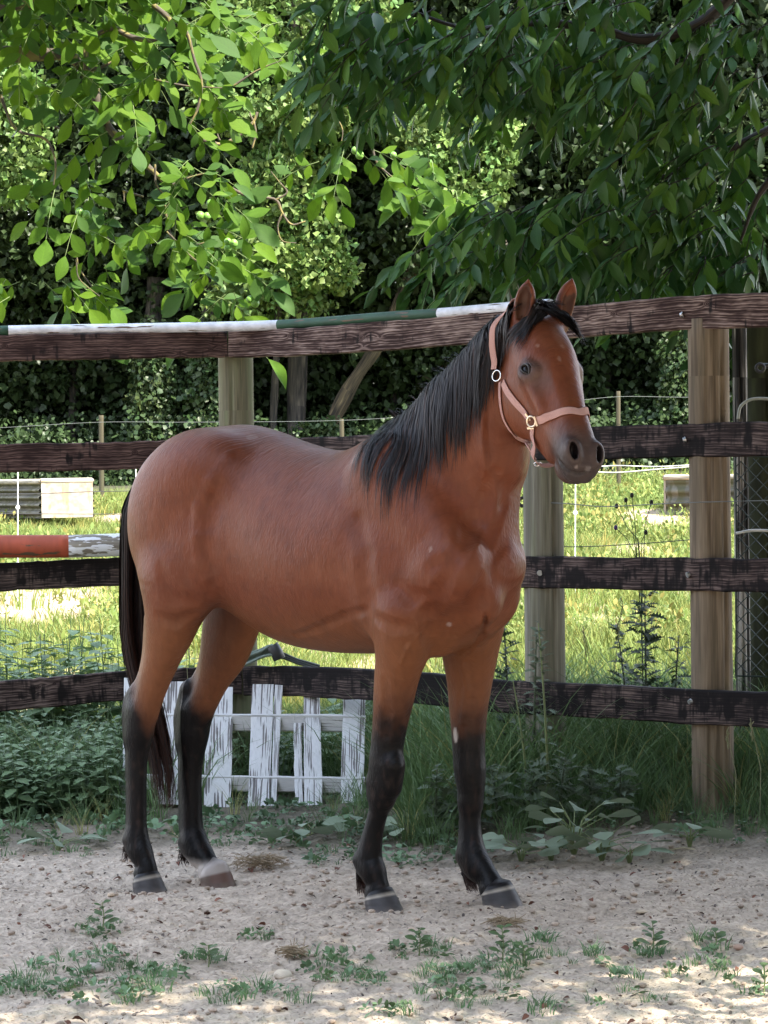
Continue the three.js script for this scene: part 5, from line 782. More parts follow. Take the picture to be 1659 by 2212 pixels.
// ================================================================ cherry, right, reaching over the sand
{
  const tree = thing('cherry_tree', 'cherry tree with drooping glossy dark green leaves reaching in from the right', 'tree'), R = rng(8);
  const bark = std({ map: barkMat.map, bumpMap: barkMat.map, bumpScale: 0.01, color: lin(0.5, 0.42, 0.4), roughness: 0.8 });
  limb([V3(3.9, -0.2, -8.2), V3(3.95, 1.5, -8.25), V3(3.85, 3.2, -8.4), V3(3.5, 4.8, -8.2), V3(3.1, 6.4, -7.9)], 0.24, 0.1, bark, tree, 'trunk', 16);
  limb([V3(3.85, 2.6, -8.35), V3(3.0, 3.0, -10.2), at(1760, 240, 11.6), at(1622, 300, 11.6), at(1500, 366, 11.6), at(1380, 395, 11.7), at(1250, 450, 11.7)], 0.035, 0.005, bark, tree);
  limb([V3(3.85, 3.0, -8.4), V3(2.8, 3.7, -10), at(1640, -60, 11.2), at(1500, 60, 11.2), at(1380, 85, 11.2), at(1290, 60, 11.2), at(1150, 50, 11.3), at(1000, 60, 11.5), at(880, 20, 11.5)], 0.04, 0.005, bark, tree);
  limb([at(1720, 330, 11.2), at(1640, 420, 11.2), at(1600, 520, 11.2)], 0.02, 0.005, bark, tree); limb([at(1480, 70, 11.3), at(1440, 200, 11.4), at(1400, 330, 11.5)], 0.012, 0.004, bark, tree);
  limb([V3(3.6, 4.4, -8.2), V3(2, 5.2, -7.6), V3(0.2, 5.6, -7.4), V3(-1, 5.7, -7.6)], 0.08, 0.02, bark, tree); limb([V3(3.6, 4.4, -8.2), V3(3, 5.4, -10), V3(1.2, 5.8, -11)], 0.07, 0.02, bark, tree); limb([V3(3.5, 4.8, -8.2), V3(4.2, 5.8, -6.5), V3(3.4, 6.2, -5)], 0.07, 0.02, bark, tree);
  const vein = dataTex(64, 128, (u, v) => { const a = Math.abs(u - 0.5) * 2, q = a < 0.07 ? 1.35 : 1, r = Math.abs(((v * 8 + a * 2.5) % 1) - 0.5), k = 0.9 + 0.15 * sstep(0.03, 0.14, r); return [k * q, k * q, k * q].map((x) => x * 0.8); });
  const shapes = [leafGeo(1, 0.36, 0.35, 0.3, 0.45, 0.05, 8, 0.9), leafGeo(1, 0.32, 0.6, 0.7, 0.45, 0.05, 8, 0.9), leafGeo(1, 0.40, 0.15, 0.5, 0.5, 0.05, 8, 0.9)], mats = [leafMat(0.075, 0.18, 0.042, 0.4, { map: vein, rough: 0.45, spec: 0.3 }), leafMat(0.13, 0.27, 0.04, 0.48, { map: vein, rough: 0.45, spec: 0.3 }), leafMat(0.052, 0.135, 0.042, 0.33, { map: vein, rough: 0.42, spec: 0.35 })];
  const blobs = [[790, 60, 80, 80, 24], [770, 150, 55, 90, 10], [880, 130, 90, 110, 30], [840, 210, 60, 80, 9], [1010, 80, 120, 90, 34], [1000, 160, 80, 50, 12], [1150, 90, 120, 100, 36], [1140, 200, 90, 60, 16], [1290, 90, 120, 110, 38], [1270, 200, 100, 60, 17], [1440, 90, 130, 120, 44], [1420, 230, 130, 100, 34], [1590, 110, 110, 140, 44], [1570, 280, 120, 130, 38], [1410, 330, 90, 50, 7], [1230, 510, 140, 60, 30], [1090, 490, 70, 45, 12], [1390, 460, 130, 80, 34], [1560, 450, 120, 110, 42], [1300, 590, 130, 40, 20], [1460, 580, 130, 50, 28], [1600, 580, 70, 60, 18], [960, 570, 35, 16, 3], [1060, 600, 45, 32, 7], [1160, 560, 60, 40, 9], [1630, 700, 26, 50, 3], [1648, 790, 12, 34, 2]];
  const all = [], tw = new Geo();
  for (const [bx, by, rx, ry, n] of blobs) for (let i = 0; i < Math.ceil(n * 0.52); i++) {
    const a = R() * 6.283, r = Math.sqrt(R()), z = lerp(10.95, 12.2, R()), b = at(bx + Math.cos(a) * rx * r, by + Math.sin(a) * ry * r - 45, z), d = V3(-0.75 + (R() - 0.5) * 1.3, -0.15 - 0.55 * R(), (R() - 0.5) * 0.9).normalize(), L = 0.16 + 0.2 * R(), nl = Math.round(7 + L * 18), pts = [];
    for (let k = 0; k <= 6; k++) { const t = k / 6; pts.push(b.clone().addScaledVector(d, L * t).add(V3(0, -0.35 * L * t * t, 0))); } tw.tube(pts, (t) => 0.003 - 0.0018 * t, 5);
    const c = new THREE.CatmullRomCurve3(pts);
    for (let k = 0; k < nl; k++) { const t = (k + 0.6) / nl, p = c.getPoint(t), dir = V3((R() - 0.5) * 2.4, -0.35 - 0.7 * R(), (R() - 0.5) * 1.6).addScaledVector(d, 0.5), nn = V3((R() - 0.5) * 1.8, 0.8, (R() - 0.3) * 1.2), s = 0.085 + 0.065 * R(); all.push({ m: Mx(p, qDir(dir, nn), s), s: s - (z - 10.9) * 0.02, j: Math.floor(R() * 3), k: R() < 0.25 ? 1 : R() < 0.6 ? 0 : 2 }); }
  }
  mesh('twigs', tw.build(), bark, tree, 'stuff');
  all.sort((a, b) => b.s - a.s); const rest = shapes.map(() => [[], [], []]);
  all.forEach((l, i) => { if (i < 300) mesh('leaf', shapes[l.j], mats[l.k], tree).applyMatrix4(l.m); else rest[l.j][l.k].push(l.m); });
  rest.forEach((q, j) => q.forEach((l, k) => l.length && inst('leaves', shapes[j], mats[k], l, tree)));
  // the rest of the crown, overhead and to the right: it shades horse and fence
  const small = shapes.map((s) => { const g = s.clone(); g.scale(0.11, 0.11, 0.11); return g; }), cl = [3, 4].map((s) => clump(small, 34, 0.34, rng(s * 19), 1.0, 0.6)), m = [[], []], inv = CQ.clone().invert();
  for (let i = 0, n = 0; n < 4900 && i < 60000; i++) {
    const p = V3(lerp(-2.4, 7.5, R()), lerp(3.4, 7.2, R()), lerp(-11.6, -3.4, R())), e = Math.hypot((p.x - 2.9) / 5.4, (p.y - 5.0) / 2.3, (p.z + 7.5) / 4.2); if (e > 1) continue;
    const q = p.clone().sub(camera.position).applyQuaternion(inv), sx = 829.5 + PXF * q.x / -q.z, sy = 1106 - PXF * q.y / -q.z; if (sx > -350 && sx < 2000 && sy > -420) continue;
    const edge = sstep(-5.0, -3.9, p.z); if (R() < edge * 0.6) continue; if (fbm(p.x * 0.8, p.y * 0.8, p.z * 0.8, 2) < 0.31 + 0.17 * sstep(-5.2, -4.2, p.z)) continue;
    m[n & 1].push(Mx(p, qDir(rv(R).add(V3(0, 2.5, 0)), rv(R)), 0.8 + 0.5 * R())); n++;
  }
  for (let i = 0; i < 1100; i++) { const p = V3(lerp(0.2, 4.3, R()), lerp(4.2, 6.8, R()), lerp(-9.3, -6.0, R())); m[i & 1].push(Mx(p, qDir(rv(R).add(V3(0, 2.5, 0)), rv(R)), 0.8 + 0.5 * R())); }
  m.forEach((l, i) => inst('crown', cl[i], mats[0], l, tree));
}

{ // unseen trees added behind the eye, to block low sky light from the front
  const R = rng(404), big = clump([leafGeo(0.5, 0.34, 0.2, 0.4, 0.5, 0, 4), leafGeo(0.42, 0.3, 0.3, 0.2, 0.5, 0, 4)], 34, 1.0, rng(7), 0.4, 0.9), m = [];
  for (let i = 0; i < 1500; i++) { const a = lerp(-0.15, Math.PI + 0.15, R()), r = lerp(17, 22, R()), h = 11 * Math.pow(R(), 0.8); m.push(Mx(V3(Math.cos(a) * r * 1.15, h, -4 + Math.sin(a) * r), qDir(rv(R).add(V3(0, 2, 0)), rv(R)), 0.8 + 0.6 * R())); }
  inst('added_tree_belt', big, darkMat, m, mass('added_tree_belt', 'added unseen belt of trees behind the camera, blocking the low sky', 'added tree belt'));
}
// ================================================================ grass and plants
{
  const R = rng(301), yaw = () => new THREE.Quaternion().setFromAxisAngle(V3(0, 1, 0), R() * 6.283);
  const gm = leafMat(0.17, 0.23, 0.10, 0.35, { rough: 0.6, spec: 0.35 }), gm2 = leafMat(0.185, 0.235, 0.07, 0.4, { rough: 0.65, spec: 0.3 });
  const clover = [leafGeo(0.026, 0.016, 0.2, 0.3, 0.5, 0, 4), leafGeo(0.032, 0.012, 0.2, 0.5, 0.4, 0, 4)];
  // the field
  const fg = [1, 2, 3].map((s) => tuft(30, 0.10, 0.10, 0.006, rng(s), 0.7)), fw = [1, 2].map((s) => { const q = clump(clover, 30, 0.09, rng(s + 50), -0.6, 0.8); q.translate(0, 0.06, 0); return q; }), fm = [[], [], [], [], []], fc = [[], [], [], [], []];
  for (let i = 0; i < 26000; i++) {
    const d = 12.2 + 20.5 * Math.pow(R(), 0.8), x = (R() * 2 - 1) * (0.16 * d + 0.5), z = -d, b = Math.max(bareness(x, z), 0.75 * sstep(0.60, 0.72, fbm(x * 1.1, z * 0.7, 6, 3))); if (R() < b * 0.95) continue;
    const patch = fbm(x * 0.8, z * 0.5, 4, 3), j = d > 16.5 && patch > 0.48 && R() < 0.45 ? 3 + (i & 1) : i % 3, s = (0.6 + 0.7 * R()) * (d < 15 ? 0.8 : 1.15) * (0.8 + patch * 0.6); fm[j].push(Mx(V3(x, groundH(x, z) - 0.01, z), yaw(), V3(s, s * (0.7 + 0.6 * R()), s))); const v = 0.85 + 0.4 * R(), dry = R() < 0.13; fc[j].push(dry ? lin(1.7 * v, 1.2 * v, 1.2 * v) : lin(v * (0.85 + 0.3 * R()), v, v * 0.9));
  }
  fg.forEach((g, i) => inst('field_grass', g, gm2, fm[i], mass('field_grass', 'sunlit short grass of the field beyond the fence', 'grass'), fc[i])); fw.forEach((g, i) => tag(inst('field_weeds', g, gm2, fm[3 + i], scene, fc[3 + i]), 'low leafy weeds growing among the grass of the field', 'weeds'));
  // long grass in the strip along the fence
  const lg = [5, 6, 7].map((s) => tuft(18, 0.44, 0.07, 0.0068, rng(s), 0.95)), lm = [[], [], []], lc = [[], [], []];
  for (let i = 0; i < 2600; i++) {
    const x = lerp(-2.2, 2.3, R()), d = lerp(9.7, 12.4, R()), e = d - bankEdge(x); if (e < 0) continue; const left = sstep(0.0, -0.6, x), den = left > 0.5 ? 0.26 : 1.0; if (R() > den * sstep(0, 0.5, e + 0.15)) continue;
    if (x > -0.78 && x < 0.06 && d < 11.35 && R() < 0.6) continue; const s = (x > -0.78 && x < 0.06 && d < 11.35 ? 0.5 : 1) * lerp(0.25, 1.0, sstep(0.05, 0.9, e)) * (0.6 + 0.7 * R()) * (x < 0.1 ? 0.8 : 1), z = -d; lm[i % 3].push(Mx(V3(x, groundH(x, z) - 0.01, z), yaw(), V3(s, s, s))); const v = 0.7 + 0.5 * R(), dry = R() < 0.1; lc[i % 3].push(dry ? lin(2.0 * v, 1.5 * v, 1.4 * v) : lin(0.95 * v, 1.12 * v, 1.05 * v));
  }
  lg.forEach((g, i) => inst('long_grass', g, gm, lm[i], mass('long_grass', 'long green grass growing along the foot of the fence', 'grass'), lc[i]));
  // ground cover: small leaves along the edge of the sand, and the nettles of the left bank
  const nl = [leafGeo(0.10, 0.062, 0.2, 0.4, 0.38, 0.16, 8), leafGeo(0.085, 0.055, 0.2, 0.2, 0.38, 0.16, 8)], nettle = [8, 9].map((s) => { const q = rng(s), l = []; for (let k = 0; k < 9; k++) for (const a of [0, Math.PI]) { const t = k / 9, an = a + (k & 1) * 1.57 + q() * 0.5, d = V3(Math.cos(an), 0.1 - 0.35 * q(), Math.sin(an)); const g = nl[k & 1].clone(); g.applyMatrix4(Mx(V3(Math.cos(an) * 0.008, 0.05 + t * 0.42, Math.sin(an) * 0.008), qDir(d, V3(0, 1, 0)), 1.15 - 0.75 * t * t)); l.push(g); } const st = new Geo().tube([V3(0, 0, 0), V3(0.01, 0.22, 0), V3(0, 0.48, 0.01)], (t) => 0.004 - 0.003 * t, 5).build(); l.push(st); return mergeGeometries(l); });
  const nm = leafMat(0.18, 0.27, 0.13, 0.35, { rough: 0.55, spec: 0.45 }), nmx = [[], []], nc = [[], []];
  const putN = (x, z, s) => { const k = R() < 0.5 ? 0 : 1; nmx[k].push(Mx(V3(x, groundH(x, z) - 0.02, z), yaw().multiply(new THREE.Quaternion().setFromAxisAngle(V3(1, 0, 0), (R() - 0.5) * 0.4)), s)); const v = 0.75 + 0.5 * R(); nc[k].push(lin(v, v, v)); };
  for (let i = 0; i < 230; i++) { const p = at(lerp(-40, 262, R()), 1700, lerp(10.9, 12.0, R())); putN(p.x, p.z, 0.42 + 0.4 * R()); }
  for (let i = 0; i < 70; i++) { const p = at(lerp(-60, 285, R()), 1450, lerp(12.1, 12.9, R())); putN(p.x, p.z, 0.95 + 0.55 * R()); }
  for (let i = 0; i < 26; i++) { const p = at(lerp(395, 590, R()), 1450, lerp(12.2, 12.9, R())); putN(p.x, p.z, 0.9 + 0.4 * R()); }
  for (let i = 0; i < 24; i++) { const p = at(lerp(690, 830, R()), 1450, lerp(12.0, 12.6, R())); putN(p.x, p.z, 0.7 + 0.3 * R()); }
  for (let i = 0; i < 60; i++) { const p = at(lerp(500, 800, R()), 1450, lerp(11.6, 12.2, R())); putN(p.x, p.z, 0.5 + 0.3 * R()); }
  nettle.forEach((g, i) => inst('nettles', g, nm, nmx[i], mass('nettles', 'bed of nettles and brambles under the fence left of the horse', 'nettles'), nc[i]));
  const cover = [[], []], cc = [[], []], cov = [11, 12].map((s) => { const q = clump([leafGeo(0.045, 0.026, 0.2, 0.4, 0.5, 0, 4), leafGeo(0.03, 0.02, 0.2, 0.2, 0.5, 0, 4)], 16, 0.06, rng(s), -0.3, 0.4); q.translate(0, 0.02, 0); return q; });
  for (let i = 0; i < 1700; i++) { const x = lerp(-2.1, 2.2, R()), d = lerp(9.3, 12, R()), e = d - bankEdge(x); if (e < -0.35 || R() > 0.6 * sstep(-0.35, 0.2, e) * (0.15 + fbm(x * 3, d * 3, 2))) continue; cover[i & 1].push(Mx(V3(x, groundH(x, -d), -d), yaw(), 0.4 + 0.6 * R())); const v = 0.7 + 0.6 * R(); cc[i & 1].push(lin(0.85 * v, v, 1.0 * v)); }
  // tufts and weeds in the sand, placed where the picture has them
  const sg = [13, 14].map((s) => tuft(16, 0.06, 0.035, 0.004, rng(s), 1.1)), sm = [[], []], sc = [[], []];
  const spots = [[230, 2010, 60, 24, 20], [160, 2085, 110, 26, 46], [60, 2140, 90, 30, 46], [330, 2105, 70, 24, 34], [430, 2080, 50, 18, 18], [250, 2150, 120, 30, 40], [560, 2030, 30, 10, 6], [620, 2150, 80, 30, 18], [690, 2075, 60, 14, 16], [760, 2110, 110, 22, 44], [900, 2055, 60, 30, 28], [930, 2110, 60, 18, 20], [1080, 2090, 90, 30, 46], [1010, 2150, 110, 30, 36], [1170, 2050, 60, 25, 22], [1280, 2070, 60, 20, 14], [1410, 2060, 40, 16, 16], [1400, 2110, 80, 14, 20], [1540, 2045, 45, 16, 16], [1530, 2090, 60, 14, 12], [1620, 2130, 60, 26, 14], [480, 2160, 60, 20, 18], [870, 2190, 60, 15, 10], [1160, 2180, 60, 15, 12], [90, 1840, 120, 26, 26], [560, 1800, 140, 26, 40], [420, 1830, 70, 14, 10], [720, 1850, 80, 30, 18], [930, 1800, 40, 30, 14], [1350, 2160, 90, 20, 12]];
  for (const [x, y, rx, ry, n] of spots) for (let i = 0; i < n * 0.55; i++) { const a = R() * 6.283, r = Math.sqrt(R()), p = groundAt(x + Math.cos(a) * rx * r, y + Math.sin(a) * ry * r); if (R() < 0.6) { sm[i & 1].push(Mx(p, yaw(), 0.35 + 0.55 * R())); const v = 0.9 + 0.6 * R(); sc[i & 1].push(lin(0.85 * v, v, v)); } else { cover[i & 1].push(Mx(p, yaw(), 0.25 + 0.35 * R())); const v = 0.7 + 0.5 * R(); cc[i & 1].push(lin(0.9 * v, 1.05 * v, v)); } }
  cov.forEach((g, i) => inst('ground_cover', g, leafMat(0.17, 0.23, 0.12, 0.3, { rough: 0.6 }), cover[i], mass('ground_cover', 'small leafy weeds creeping from the grass strip onto the sand', 'weeds'), cc[i]));
  sg.forEach((g, i) => inst('sand_grass', g, leafMat(0.12, 0.18, 0.08, 0.3, { rough: 0.6 }), sm[i], mass('sand_grass', 'thin tufts of grass scattered over the sand in the foreground', 'grass'), sc[i]));
  // pebbles, crumbs of wood and dead leaves
  const peb = new THREE.IcosahedronGeometry(1, 1), pm = [], pc = []; { const P = peb.attributes.position; for (let i = 0; i < P.count; i++) { const k = 0.8 + 0.4 * noise3(P.getX(i) * 1.7, P.getY(i) * 1.7, P.getZ(i) * 1.7 + 4); P.setXYZ(i, P.getX(i) * k, P.getY(i) * k * 0.6, P.getZ(i) * k); } peb.computeVertexNormals(); }
  for (let i = 0; i < 3200; i++) { const x = lerp(-1.9, 1.9, R()), d = lerp(6.6, 10.2, R()), s = 0.003 + 0.010 * Math.pow(R(), 4); pm.push(Mx(V3(x, groundH(x, -d) + s * 0.1, -d), yaw(), s)); const v = 0.55 + 0.6 * R(); pc.push(lin(v, v * 0.92, v * 0.84)); }
  inst('pebbles', peb, std({ color: lin(0.42, 0.35, 0.29), roughness: 0.9 }), pm, mass('pebbles', 'small pebbles and lumps lying on the sand', 'pebbles'), pc);
  const chip = [leafGeo(0.03, 0.012, 0.3, 1.2, 0.5, 0, 3), leafGeo(0.045, 0.025, 0.5, 1.6, 0.45, 0, 4)], cm = [[], []], ccol = [[], []];
  for (let i = 0; i < 1900; i++) { const k = i % 3 ? 0 : 1, x = lerp(-1.9, 1.9, R()), d = lerp(6.6, 10.6, R()); if (k && R() < 0.72) continue; cm[k].push(Mx(V3(x, groundH(x, -d) + 0.003, -d), qDir(rv(R).setY((R() - 0.5) * 0.5), V3((R() - 0.5) * 1.2, 1, (R() - 0.5) * 1.2)), 0.35 + 0.6 * R())); const v = 0.4 + 0.9 * R(); ccol[k].push(k ? lin(0.16 * v, 0.065 * v, 0.04 * v) : lin(0.13 * v, 0.10 * v, 0.085 * v)); }
  inst('wood_chips', chip[0], std({ roughness: 0.95, side: THREE.DoubleSide }), cm[0], mass('wood_chips', 'dark crumbs of bark and wood mixed into the sand', 'wood chips'), ccol[0]); inst('dry_leaves', chip[1], std({ roughness: 0.9, side: THREE.DoubleSide }), cm[1], mass('dry_leaves', 'curled dry brown leaves scattered over the ground', 'dry leaves'), ccol[1]);
  // ---- single plants
  const stemM = std({ color: lin(0.16, 0.20, 0.08), roughness: 0.7 }), darkStem = std({ color: lin(0.05, 0.07, 0.035), roughness: 0.7 });
  const plantLeaf = leafGeo(1, 0.58, 0.15, 0.35, 0.62, 0, 7), pml = leafMat(0.24, 0.30, 0.20, 0.3, { rough: 0.7, spec: 0.3 });
  const broad = (px, py, hgt, rad, n, label, dz = 0) => { const g = groundAt(px, py), o = thing('broadleaf_plant', label, 'plant', null, [g.x, g.y, g.z], R() * 6); for (let i = 0; i < n; i++) { const a = i * 2.4 + R() * 0.5, t = i / n, e = V3(Math.cos(a) * rad * (0.35 + 0.65 * R()), hgt * (0.45 + 0.55 * t), Math.sin(a) * rad * (0.35 + 0.65 * R())); mesh('stem', new Geo().tube([V3(0, -0.02, 0), V3(e.x * 0.3, e.y * 0.7, e.z * 0.3), e], (q) => 0.003 - 0.0015 * q, 5).build(), stemM, o); const m = mesh('leaf', plantLeaf, pml, o); m.applyMatrix4(Mx(e, qDir(V3(Math.cos(a), 0.25 - 0.3 * R(), Math.sin(a)), V3((R() - 0.5) * 0.5, 1, 0.6 + (R() - 0.5) * 0.5)), 0.09 + 0.045 * R())); } return o; };
  broad(1240, 1850, 0.19, 0.14, 15, 'pale broadleaf plant, the tallest of its patch, right of the left foreleg'); broad(1125, 1862, 0.075, 0.085, 10, 'low pale broadleaf plant nearest the left foreleg in the patch'); broad(1190, 1862, 0.08, 0.085, 10, 'low pale broadleaf plant in front of the tallest one on its left'); broad(1300, 1858, 0.11, 0.12, 11, 'pale broadleaf plant just right of the tallest one'); broad(1360, 1862, 0.06, 0.07, 8, 'small pale broadleaf plant at the right end of the patch'); broad(1490, 1835, 0.09, 0.06, 8, 'pale broadleaf plant in front of the right fence post'); broad(880, 1815, 0.07, 0.08, 8, 'pale broadleaf plant between the forelegs'); broad(645, 1822, 0.06, 0.08, 8, 'pale broadleaf plant in front of the picket panel'); broad(775, 1800, 0.05, 0.06, 6, 'small broadleaf plant just left of the right foreleg'); broad(128, 1835, 0.05, 0.09, 9, 'leafy rosette on the sand below the nettles at left');
  const spiny = leafGeo(1, 0.34, 0.4, 0.5, 0.45, 0.55, 12), spm = leafMat(0.045, 0.07, 0.035, 0.2, { rough: 0.55 }), spm2 = leafMat(0.15, 0.195, 0.125, 0.25, { rough: 0.6 });
  const thistle = (px, py, dep, hgt, lean, n, leafL, mat, label, sm2 = darkStem) => { const b = at(px, py, dep), g = V3(b.x, groundH(b.x, b.z), b.z); if (hgt > 2) hgt = at(px, hgt, dep).y - g.y; const o = thing('thistle', label, 'thistle', null, [g.x, g.y, g.z], 0), c = new THREE.CatmullRomCurve3([V3(0, -0.02, 0), V3(lean * 0.2, hgt * 0.4, 0.01), V3(lean * 0.6, hgt * 0.75, 0), V3(lean, hgt, 0)]), q = []; for (let i = 0; i <= 10; i++) q.push(c.getPoint(i / 10)); mesh('stem', new Geo().tube(q, (t) => 0.006 - 0.004 * t, 6).build(), sm2, o); for (let i = 0; i < n; i++) { const t = 0.12 + 0.88 * Math.pow((i + R()) / n, 0.9), a = i * 2.4 + R() * 1.6, m = mesh('leaf', spiny, mat, o), st = leafL > 0.1 ? 0.05 : 0.02; m.applyMatrix4(Mx(c.getPoint(clamp(t)).add(V3((R() - 0.5) * st, (R() - 0.5) * st, (R() - 0.5) * st)), qDir(V3(Math.cos(a), 0.9 - 1.1 * R(), Math.sin(a)), V3(R() - 0.5, 1, R() - 0.2)), leafL * 0.85 * (1.15 - 0.7 * t) * (0.6 + 0.7 * R()))); } return o; };
  thistle(1395, 1470, 11.1, 1285, 0.0, 95, 0.14, spm, 'dark bushy thistle between the two right posts, seen against the field'); thistle(1360, 1480, 11.3, 1350, -0.05, 60, 0.12, spm, 'lower dark thistle left beside the bushy one behind the bottom rail'); thistle(1452, 1485, 11.2, 1372, 0.03, 55, 0.11, spm, 'lower dark thistle close left of the right post'); thistle(1100, 1480, 10.95, 1325, -0.02, 70, 0.11, spm, 'dark thistle behind the bottom rail right of the chest'); thistle(1150, 1480, 10.6, 1360, 0.02, 50, 0.09, spm2, 'grey green thistle in front of the middle post'); thistle(1140, 1700, 10.35, 1470, -0.05, 24, 0.07, spm2, 'tall thistle with a pale stalk leaning left across the bottom rail', stemM); thistle(1185, 1720, 10.3, 1345, -0.03, 44, 0.08, spm2, 'tall grey green thistle crossing the bottom rail at the middle post', stemM);
  for (const [x, y, h, lab] of [[1000, 1760, 0.20, 'grey green thistle low between the left foreleg and the fence'], [1075, 1760, 0.22, 'grey green thistle right beside the left foreleg'], [1140, 1775, 0.20, 'bushy thistle behind the broadleaf patch on its left'], [1210, 1765, 0.24, 'bushy thistle standing before the middle post'], [1280, 1770, 0.20, 'bushy thistle behind the tallest broadleaf plant'], [1340, 1780, 0.18, 'bushy thistle behind the right end of the broadleaf patch'], [940, 1740, 0.24, 'grey green thistle between the forelegs']]) thistle(x, y, 10.2, h, (R() - 0.5) * 0.06, 46, 0.11, spm2, lab);
  { // flowering stems with dark heads
    const o = thing('flowering_thistle', 'slender branching thistle with dark flower heads against the sunny field', 'thistle'), tips = [[1332, 1093], [1352, 1080], [1365, 1070], [1407, 1085], [1330, 1140], [1395, 1150]]; const base = at(1388, 1290, 11.2); const fork = at(1378, 1165, 11.2); base.y = groundH(base.x, base.z);
    mesh('stem', new Geo().tube([base, at(1384, 1230, 11.2), fork], 0.003, 5).build(), darkStem, o); const hg = new THREE.SphereGeometry(0.0095, 10, 8); hg.scale(0.85, 1.15, 0.85);
    tips.forEach(([x, y], i) => { const t = at(x, y, 11.2); mesh('stem', new Geo().tube([fork.clone().lerp(base, 0.15 * i % 0.5), fork.clone().lerp(t, 0.5).add(V3(0, -0.02, 0)), t], 0.0016, 5).build(), darkStem, o); const m = mesh('flower_head', hg, std({ color: i === 4 ? lin(0.12, 0.06, 0.2) : lin(0.035, 0.035, 0.03) }), o); m.position.copy(t); });
    for (let i = 0; i < 8; i++) { const m = mesh('leaf', spiny, spm, o), p = base.clone().lerp(fork, R()); m.applyMatrix4(Mx(p, qDir(V3(R() - 0.5, 0.2, R() - 0.5), V3(0, 1, 0.3)), 0.05 + 0.03 * R())); }
  }
  // seed-headed grass stalks
  const stalkM = std({ color: lin(0.22, 0.22, 0.12), roughness: 0.8 });
  for (const [x0, y0, x1, y1, d, lab] of [[395, 1560, 398, 1330, 11.4, 'thin dry stalk standing at the left before the bottom rail'], [1275, 1500, 1345, 1300, 11, 'arching grass stalk between the middle and the right post'], [1300, 1500, 1260, 1360, 11.1, 'thin grass stalk leaning left beside the middle post'], [1640, 1700, 1622, 1560, 10, 'grass stalk with a seed head at the right edge'], [1585, 1720, 1570, 1580, 10, 'grass stalk with a seed head in front of the right post']]) { const o = thing('grass_stalk', lab, 'grass stalk'); const a = at(x0, y0, d), b = at(x1, y1, d); a.y = Math.min(a.y, groundH(a.x, a.z)); mesh('stem', new Geo().tube([a, a.clone().lerp(b, 0.5).add(V3(0.02, 0.02, 0)), b], 0.0014, 5).build(), stalkM, o); const s = new Geo(); for (let k = 0; k < 14; k++) { const p = b.clone().lerp(a, k * 0.014); s.tube([p, p.clone().add(V3((R() - 0.5) * 0.02, 0.014, (R() - 0.5) * 0.02))], 0.0018, 4); } mesh('seed_head', s.build(), stalkM, o); }
  // weeds standing alone on the sand
  const weed = (px, py, h, n, label) => { const g = groundAt(px, py), o = thing('weed', label, 'weed', null, [g.x, g.y, g.z], 0); mesh('stem', new Geo().tube([V3(0, -0.01, 0), V3(0.004, h * 0.5, 0), V3(0, h, 0.004)], (t) => 0.0025 - 0.0012 * t, 5).build(), stemM, o); for (let i = 0; i < n; i++) { const a = i * 2.4 + R(), t = 0.2 + 0.8 * i / n, m = mesh('leaf', plantLeaf, leafMat(0.085, 0.14, 0.05, 0.3), o); m.applyMatrix4(Mx(V3(0, h * t, 0), qDir(V3(Math.cos(a), 0.45, Math.sin(a)), V3(0, 1, 0.3)), (0.035 + 0.02 * R()) * (1.2 - 0.6 * t))); } };
  weed(905, 2062, 0.075, 12, 'small weed standing alone on the sand in front of the left foreleg'); weed(1085, 2082, 0.10, 14, 'largest green weed on the sand at the right of the forelegs'); weed(1130, 2090, 0.06, 10, 'small weed close right of the largest weed on the sand'); weed(1410, 2062, 0.085, 11, 'weed with a dark tip on the sand at the right'); weed(1545, 2048, 0.045, 9, 'low weed on the sand near the right edge'); weed(222, 2012, 0.085, 11, 'weed on the sand below the right hind hoof'); weed(450, 2092, 0.06, 10, 'weed on the sand at the left between two grass patches'); weed(1650, 2140, 0.07, 9, 'weed cut by the right edge at the bottom');
}
